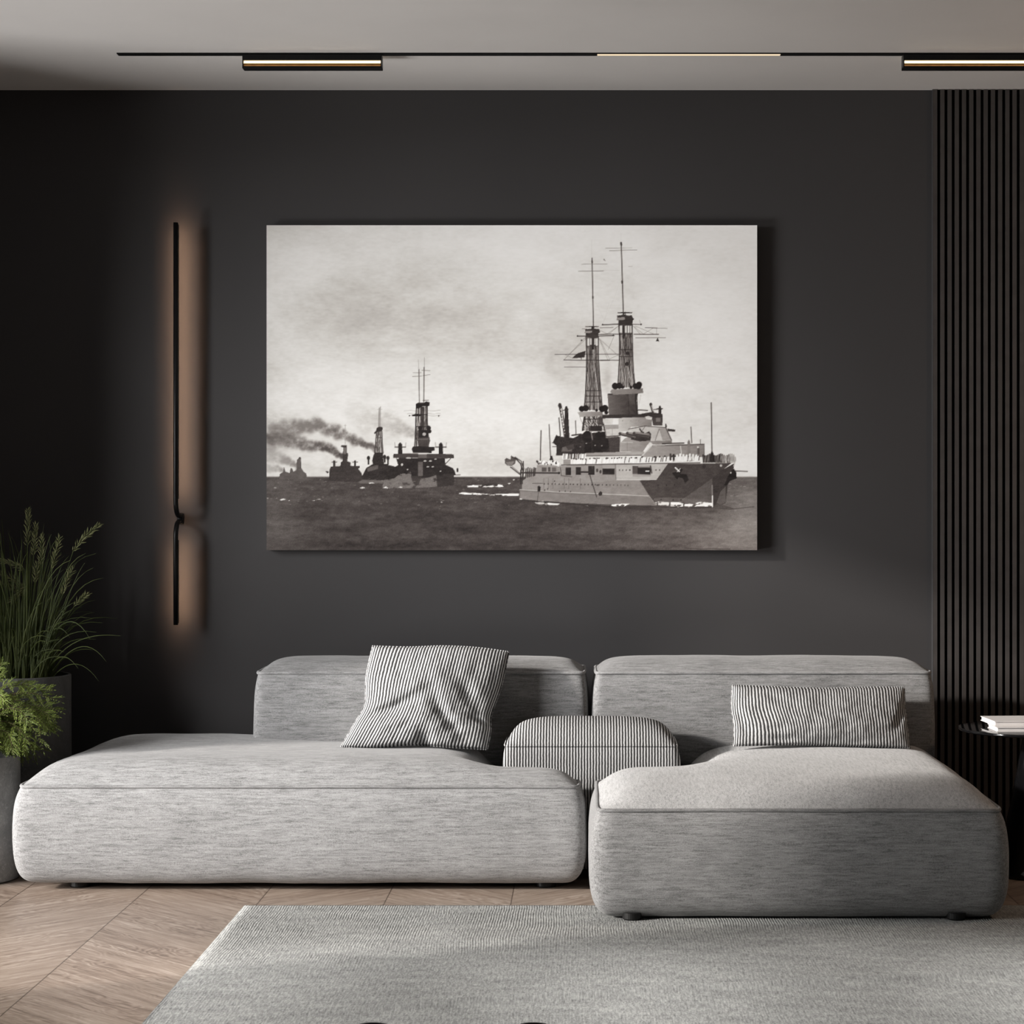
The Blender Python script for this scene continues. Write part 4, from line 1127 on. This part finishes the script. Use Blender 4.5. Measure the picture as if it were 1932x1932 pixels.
for j in range(ny):
    for i in range(nx):
        F.append((q(i, j), q(i + 1, j), q(i + 1, j + 1), q(i, j + 1)))
ring = [q(i, 0) for i in range(nx)] + [q(nx, j) for j in range(ny)] + [q(i, ny) for i in range(nx, 0, -1)] + [q(0, j) for j in range(ny, 0, -1)]
b0 = len(V)
V += [(V[k][0], V[k][1], 0.0006) for k in ring]
for a in range(len(ring)):
    b = (a + 1) % len(ring)
    F.append((ring[b], ring[a], b0 + a, b0 + b))
F.append(tuple(b0 + a for a in range(len(ring)))[::-1])
rug = obj('area_rug', V, F, M['rug'], None, False, (0.6, 5.4, 0))
for p in rug.data.polygons[:nx * ny]: p.use_smooth = True
tag(rug, 'large flat woven grey rug lying on the oak floor in front of the sofa', 'rug')

# ------------------------------------------------------------------ side table with books
YT = 7.2
sT = FPX / YT
tx, tr = (1957 - CX) / sT, 148 / sT
tz = EYE - (1372.5 - CY) / sT
t = thing('side_table', (tx, YT, 0), 'round black side table on a tapered pedestal beside the chaise section', 'side table')
tt = MB().lathe(tx, YT, [(0.02, tz - 0.011), (tr - 0.006, tz - 0.011), (tr - 0.001, tz - 0.008), (tr, tz - 0.004), (tr - 0.002, tz - 0.0005), (tr - 0.006, tz)], 96).build('tabletop', M['gloss_black'], t)
smooth_sharp(tt, 50)
pr = [(0.155, 0.001), (0.158, 0.006), (0.156, 0.015)]
for i in range(13):
    f = i / 12
    pr.append((0.150 - 0.105 * (f ** 0.75), 0.02 + f * (tz - 0.032)))
smooth_sharp(MB().lathe(tx, YT, pr, 64).build('pedestal', M['gloss_black'], t), 50)

def book(x0, y0, w, d, z, h, rot, label):
    root = thing('book', (x0, y0, z), label, 'book', 'white books on the side table')
    ca, sa = math.cos(rot), math.sin(rot)
    def put(m):
        m.v = [Vector((x0 + p.x * ca - p.y * sa, y0 + p.x * sa + p.y * ca, z + p.z)) for p in m.v]
        return m
    ct = 0.0022
    cv = MB().box(0, w, 0, d, 0, ct).box(0, w, 0, d, h - ct, h).box(w - ct, w, 0, d, ct, h - ct)
    put(cv).build('cover', M['cover'], root)
    put(MB().box(0.003, w - ct, 0.003, d - 0.003, ct, h - ct)).build('pages', M['paper'], root)
zt = tz + 0.0006
bk = lambda px, py, z: Vector(((px - CX) / (sT), YT, z))
h1, h2 = 0.0150, 0.0155
# front-left corners found on the table plane
def on_plane(px, py, z):
    s = (py - CY) / (EYE - z)
    return ((px - CX) / s, FPX / s)
xb, yb = on_plane(1881.5, 1381.0, zt)
xa_, ya_ = on_plane(1877.0, 1369.6, zt + h1 + 0.0004)
book(xb, yb, 0.26, 0.135, zt, h1, 0.05, 'white book lying flat on the black side table, lower of the two')
book(xa_, ya_, 0.26, 0.185, zt + h1 + 0.0004, h2, 0.075, 'white book lying on another white book on the side table, the upper one')

# ------------------------------------------------------------------ black holders at the near edge of the rug
def holder(px, label):
    z = 0.135
    s = 1936.6 - CY
    s = s / (EYE - z)
    Y = FPX / s
    x = (px - CX) / s
    t = thing('candle_holder', (x, Y, RT + 0.002), label, 'candle holder', 'black holders on the rug')
    r = 34 / s
    z0 = 0.0155
    smooth_sharp(MB().lathe(x, Y, [(r * 0.9, z0), (r * 0.96, z0 + 0.003), (r, z - 0.004), (r * 0.97, z), (r * 0.8, z), (r * 0.78, z - 0.012)], 40).build('cup', M['black_metal'], t), 40)
    MB().lathe(x, Y, [(r * 0.76, z - 0.02), (r * 0.76, z - 0.0125)], 32).build('candle', M['foot'], t)
holder(702, 'small round black holder at the near edge of the rug, the left one')
holder(1006, 'small round black holder at the near edge of the rug, the right one')

# ------------------------------------------------------------------ potted plants
def concrete(name, k, lk):
    t = NT(name).set(0.8, spec=0.2)
    co = t.coord()
    def fibres(sc, loc):
        q = t.noise(t.mapping(co, (sc, sc, sc * 0.8), loc=loc), 1, 2, 0.5, 1.2)
        a = t.math('ABSOLUTE', t.math('SUBTRACT', q, 0.5))
        brk = t.noise(t.mapping(co, (sc * 1.7,) * 3, loc=loc), 1, 1)
        return t.math('MULTIPLY', t.ramp(a, [(0.0, 1.0), (0.022, 0.0)]), t.ramp(brk, [(0.42, 0.0), (0.55, 1.0)]))
    line = t.math('MAXIMUM', t.math('MAXIMUM', fibres(34, (0, 0, 0)), fibres(27, (5, 2, 8))), fibres(42, (9, 4, 1)))
    n = t.noise(co, 14, 5, 0.6)
    base = t.ramp(n, [(0.3, (0.12 * k, 0.12 * k, 0.12 * k)), (0.7, (0.19 * k, 0.188 * k, 0.184 * k))])
    t.base(t.mix(t.math('MULTIPLY', line, lk), base, (0.30 * k, 0.295 * k, 0.29 * k)))
    t.bump(n, 0.2, 0.004)
    return t.m
M['concrete'] = concrete('shaded_fibre_concrete', 0.55, 0.3)  # same concrete, darkened to paint in the shade on the tall planter
M['concrete_lit'] = concrete('lit_fibre_concrete', 1.55, 0.45)  # same concrete, lightened to paint in window light on the front planter

def leaf_mat(name, lo, hi, scale=9.0, rough=0.55):
    t = NT(name).set(rough, spec=0.25)
    n = t.noise(t.coord(), scale, 3)
    c = t.ramp(n, [(0.3, lo), (0.7, hi)])
    t.base(c)
    tr_ = t.n('ShaderNodeBsdfTranslucent'); t.l(c, tr_.inputs['Color'])
    mx = t.n('ShaderNodeMixShader'); mx.inputs[0].default_value = 0.25
    t.l(t.b.outputs[0], mx.inputs[1]); t.l(tr_.outputs[0], mx.inputs[2]); t.l(mx.outputs[0], t.out.inputs['Surface'])
    return t.m
M['grass'] = leaf_mat('grass_green', (0.034, 0.050, 0.012), (0.095, 0.115, 0.034))
M['seed'] = leaf_mat('seed_green', (0.10, 0.11, 0.048), (0.21, 0.215, 0.10), 40)
M['yew'] = leaf_mat('needle_green', (0.045, 0.068, 0.010), (0.165, 0.215, 0.040), 14)
M['twig'] = plain('twig_brown', (0.05, 0.035, 0.02), 0.8, 0, 0.2, 0.3, 60)

def planter(parent, x, y, r, h, flare=0.0, mat='concrete'):
    th = 0.012
    p = [(r - flare - 0.008, 0.0008), (r - flare, 0.006), (r - 0.0025, h - 0.003), (r - 0.004, h), (r - th, h), (r - th - 0.001, h - 0.045)]
    smooth_sharp(MB().lathe(x, y, p, 96).build('planter', M[mat], parent), 40)
    MB().lathe(x, y, [(0.02, h - 0.05), (r - th - 0.002, h - 0.04)], 48).build('soil', M['soil'], parent)

def blade(m, p0, p1, p2, w, n=9):
    """bent grass blade along a quadratic curve, keeled"""
    v, f = [], []
    for i in range(n + 1):
        s = i / n
        p = p0 * (1 - s) ** 2 + p1 * 2 * s * (1 - s) + p2 * s * s
        tn = ((p1 - p0) * (1 - s) + (p2 - p1) * s).normalized()
        sd = tn.cross(Vector((0.2, -1, 0.1))).normalized()
        nn = sd.cross(tn)
        ww = w * min(1, s * 8 + 0.4) * (1 - s ** 2.2) + 0.0003
        v += [p - sd * ww, p + nn * ww * 0.4, p + sd * ww]
    for i in range(n):
        a = i * 3
        f += [(a, a + 1, a + 4, a + 3), (a + 1, a + 2, a + 5, a + 4)]
    m.add(v, f)

rnd = random.Random(11)
# tall grass in the tall planter
GY = 7.52
sG = FPX / GY
gx, gr, gh = (31 - CX) / sG, 102 / sG, EYE - (1273 - CY) / sG
tG = thing('potted_grass', (gx, GY, 0), 'tall ornamental grass with feathery seed heads in the tall concrete planter behind the sofa end', 'potted plant')
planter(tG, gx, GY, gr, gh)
bl = MB()
soil = gh - 0.045
for i in range(400):
    a, rr = rnd.uniform(0, 2 * math.pi), gr * 0.62 * math.sqrt(rnd.random())
    p0 = Vector((gx + rr * math.cos(a), GY + rr * math.sin(a) * 0.9, soil))
    ln = rnd.uniform(0.22, 0.62)
    aa = a + rnd.uniform(-0.9, 0.9)
    lean = rnd.uniform(0.02, 0.30) if i % 3 else rnd.uniform(0.2, 0.55)
    if i % 3 == 0: ln *= 0.62
    d = Vector((math.cos(aa), math.sin(aa) * 0.6, 0))
    if p0.y + d.y * ln * lean * 1.6 > 7.84: d.y = -abs(d.y)
    p1 = p0 + d * ln * lean * 0.35 + Vector((0, 0, ln * 0.75))
    p2 = p0 + d * ln * lean * 1.5 + Vector((0, 0, ln * (1.0 - lean * 0.75)))
    blade(bl, p0, p1, p2, rnd.uniform(0.0011, 0.0025))
# the long arching leaves that stand out on the right
for (xm, ym, xt, yt, xs, w) in ((118, 1130, 170, 1206, 62, 0.0032), (96, 1160, 132, 1204, 58, 0.0028), (60, 1190, 74, 1258, 52, 0.0034), (30, 1165, 36, 1250, 28, 0.0032),
                                (120, 1205, 228, 1200, 78, 0.0016), (150, 1195, 200, 1248, 84, 0.0016), (110, 1225, 148, 1262, 80, 0.0024),
                                (140, 1238, 186, 1285, 90, 0.0014), (130, 1120, 160, 1062, 80, 0.0014), (108, 1140, 92, 1008, 78, 0.0013),
                                (15, 1090, 2, 1030, 26, 0.0020), (36, 1060, 15, 1005, 36, 0.0014), (100, 1130, 146, 1060, 70, 0.0016), (25, 1140, 0, 1120, 40, 0.003)):
    d = GY - 0.06
    blade(bl, at(xs, 1290, GY), at(xm * 1.0, ym - 20, d), at(xt, yt, d - 0.02), w, 12)
bl.build('grass_blades', M['grass'], tG)
def seed_head(tip, base, n=58, fat=1.0):
    """stem up to base, then grains set in spirals up to tip"""
    d = GY - 0.03 + rnd.uniform(-0.05, 0.03)
    b, e = at(*base, d), at(*tip, d)
    m = MB()
    root = Vector((gx + (b.x - gx) * 0.45 + 0.01, GY - 0.02, soil))
    mid = (root + b) / 2 + Vector(((root.x - b.x) * 0.18, 0, 0.05))
    pts = []
    for i in range(13):
        s = i / 12
        pts.append(root * (1 - s) ** 2 + mid * 2 * s * (1 - s) + b * s * s)
    ax = (e - b)
    bow = Vector((0, 0, 1)) - ax.normalized() * ax.normalized().z
    axis = [b + ax * (i / 8) + bow * 0.06 * ax.length * math.sin(math.pi * i / 8) for i in range(9)]
    m.tube(pts + axis[1:], 0.0011, 5)
    st = m
    g = MB()
    for i in range(n):
        s = i / n
        k = min(int(s * 8), 7); p = axis[k].lerp(axis[k + 1], s * 8 - k)
        tn = (axis[k + 1] - axis[k]).normalized()
        a = i * 2.4 + rnd.uniform(-0.5, 0.5)
        u = tn.cross(Vector((0, 1, 0.01))).normalized(); w = tn.cross(u)
        out = (u * math.cos(a) + w * math.sin(a))
        ln = (0.015 + 0.009 * math.sin(math.pi * (s * 0.8 + 0.15))) * fat * rnd.uniform(0.7, 1.25)
        dr = (tn * 0.85 + out * rnd.uniform(0.3, 0.85)).normalized()
        r = 0.0019 * fat
        q0 = p + out * 0.002
        s1 = dr.cross(tn + Vector((0.01, 0.02, 0.03))).normalized(); s2 = dr.cross(s1)
        c0 = q0 + dr * ln * 0.45
        g.add([q0, c0 + s1 * r, c0 + s2 * r, c0 - s1 * r, c0 - s2 * r, q0 + dr * ln],
              [(0, 2, 1), (0, 3, 2), (0, 4, 3), (0, 1, 4), (5, 1, 2), (5, 2, 3), (5, 3, 4), (5, 4, 1)])
    o = g.build('seed_head', M['seed'], tG)
    st.build('stem', M['grass'], o)
for tip, base, n in (((53, 962), (52, 1030), 60), ((68, 988), (64, 1048), 54), ((80, 1008), (78, 1066), 50), ((113, 1013), (99, 1074), 54),
                     ((187, 990), (138, 1040), 60), ((136, 1072), (118, 1122), 46), ((165, 1121), (140, 1144), 34), ((-4, 1056), (46, 1074), 40),
                     ((-6, 1080), (50, 1112), 46), ((20, 1137), (50, 1108), 36), ((70, 1062), (66, 1100), 36), ((2, 1100), (44, 1122), 40)):
    seed_head(tip, base, n)

# low needled shrub in the front planter
SY = 7.10
sS = FPX / SY
sx, sr, sh = (-64 - CX) / sS, 101 / sS, EYE - (1424 - CY) / sS
tS = thing('potted_shrub', (sx, SY, 0), 'bushy bright green needled shrub in the shorter concrete planter at the sofa end', 'potted plant')
planter(tS, sx, SY, sr, sh, 0.006, 'concrete_lit')
nd, tw = MB(), MB()
def needles(pts, n, ln, up, s0=0.12):
    m = len(pts) - 1
    for i in range(n):
        s = s0 + (1 - s0) * i / n
        k = min(int(s * m), m - 1); p = pts[k].lerp(pts[k + 1], s * m - k)
        tn = (pts[k + 1] - pts[k]).normalized()
        sd = tn.cross(up + Vector((rnd.uniform(-.3, .3), rnd.uniform(-.3, .3), 0))).normalized()
        l_ = ln * (1.0 - 0.45 * s ** 3) * rnd.uniform(0.8, 1.15)
        for sg in (-1, 1):
            dr = (sd * sg * rnd.uniform(0.45, 0.75) + tn * 0.85 + up * rnd.uniform(-0.35, 0.4)).normalized()
            w = dr.cross(up).normalized() * 0.0017
            e = p + dr * l_
            c = p + dr * l_ * 0.45
            nd.add([p, c + w, e, c - w, c + up * 0.0007], [(0, 1, 4), (1, 2, 4), (2, 3, 4), (3, 0, 4)])
    e = pts[-1]
    tn = (pts[-1] - pts[-2]).normalized()
    w = tn.cross(up).normalized() * 0.0016
    nd.add([e, e + tn * 0.006 + w, e + tn * 0.012, e + tn * 0.006 - w], [(0, 1, 2, 3)])
def frond(p0, p1, p2, n=26, ln=0.013):
    """branchlet with side shoots, all set with short flat needles"""
    up = Vector((rnd.uniform(-0.6, 0.6), -0.8 + rnd.uniform(-0.4, 0.4), 0.55 + rnd.uniform(-0.4, 0.4))).normalized()
    pts = [p0 * (1 - s) ** 2 + p1 * 2 * s * (1 - s) + p2 * s * s for s in [i / 10 for i in range(11)]]
    tw.tube(pts, [0.0016 - 0.0011 * i / 10 for i in range(11)], 4)
    needles(pts, n, ln, up)
    L = (p2 - p0).length
    for i in range(7):
        s = 0.28 + 0.09 * i
        k = int(s * 10); p = pts[k].lerp(pts[k + 1], s * 10 - k)
        tn = (pts[k + 1] - pts[k]).normalized()
        sd = tn.cross(up).normalized() * (1 if i % 2 else -1)
        d_ = (sd * rnd.uniform(0.55, 0.85) + tn * 0.8 + up * rnd.uniform(-0.25, 0.35)).normalized()
        l2 = L * rnd.uniform(0.22, 0.34) * (1.15 - 0.55 * s)
        sp = [p + d_ * l2 * q / 4 + Vector((0, 0, -0.25)) * l2 * (q / 4) ** 2 for q in range(5)]
        tw.tube(sp, [0.0007] * 5, 3)
        needles(sp, 9, ln * 0.95, up, 0.1)
ssoil = sh - 0.04
for i in range(120):
    a = rnd.uniform(0, 2 * math.pi)
    el = rnd.uniform(-0.35, 1.15)
    R_ = rnd.uniform(0.17, 0.28)
    d = Vector((math.cos(a) * math.cos(el), math.sin(a) * math.cos(el) * 0.9, math.sin(el)))
    c0 = Vector((sx, SY, sh + 0.05))
    p0 = c0 + d * R_ * 0.25 + Vector((0, 0, -0.02))
    e = c0 + d * R_ * Vector((1, 1, 1)).x
    e.z = max(e.z, sh + 0.005)
    p1 = (p0 + e) / 2 + Vector((0, 0, 0.05))
    e = e + Vector((0, 0, -0.03))
    frond(p0, p1, e, 16, 0.0135)
# sprays that hang out over the rim towards the sofa
for (ax_, ay, bx_, by, ex, ey, dy) in ((10, 1350, 60, 1345, 82, 1418, -0.1), (20, 1370, 45, 1375, 46, 1422, -0.12), (0, 1360, 40, 1362, 64, 1418, -0.14), (10, 1340, 70, 1320, 118, 1345, -0.06),
                                   (20, 1330, 70, 1320, 108, 1385, -0.05), (0, 1330, 60, 1330, 94, 1378, -0.1), (0, 1320, 60, 1300, 100, 1302, -0.02), (10, 1300, 40, 1285, 78, 1300, 0.0),
                                   (-20, 1330, 10, 1280, 24, 1290, -0.12), (-30, 1330, -5, 1290, 15, 1330, -0.16), (-40, 1330, -10, 1300, 28, 1325, -0.15), (0, 1340, 40, 1325, 62, 1372, -0.14),
                                   (30, 1340, 80, 1330, 104, 1360, -0.08), (10, 1380, 20, 1385, 26, 1425, -0.15), (50, 1350, 90, 1350, 94, 1382, -0.04), (20, 1310, 60, 1300, 116, 1325, -0.04),
                                   (-20, 1300, 0, 1262, 4, 1244, -0.05), (-30, 1300, -5, 1275, 10, 1268, -0.05)):
    frond(at(ax_, ay, SY + dy * 0.4), at(bx_, by, SY + dy), at(ex, ey, SY + dy), 18, 0.0135)
nd.build('foliage', M['yew'], tS)
tw.build('twigs', M['twig'], tS)
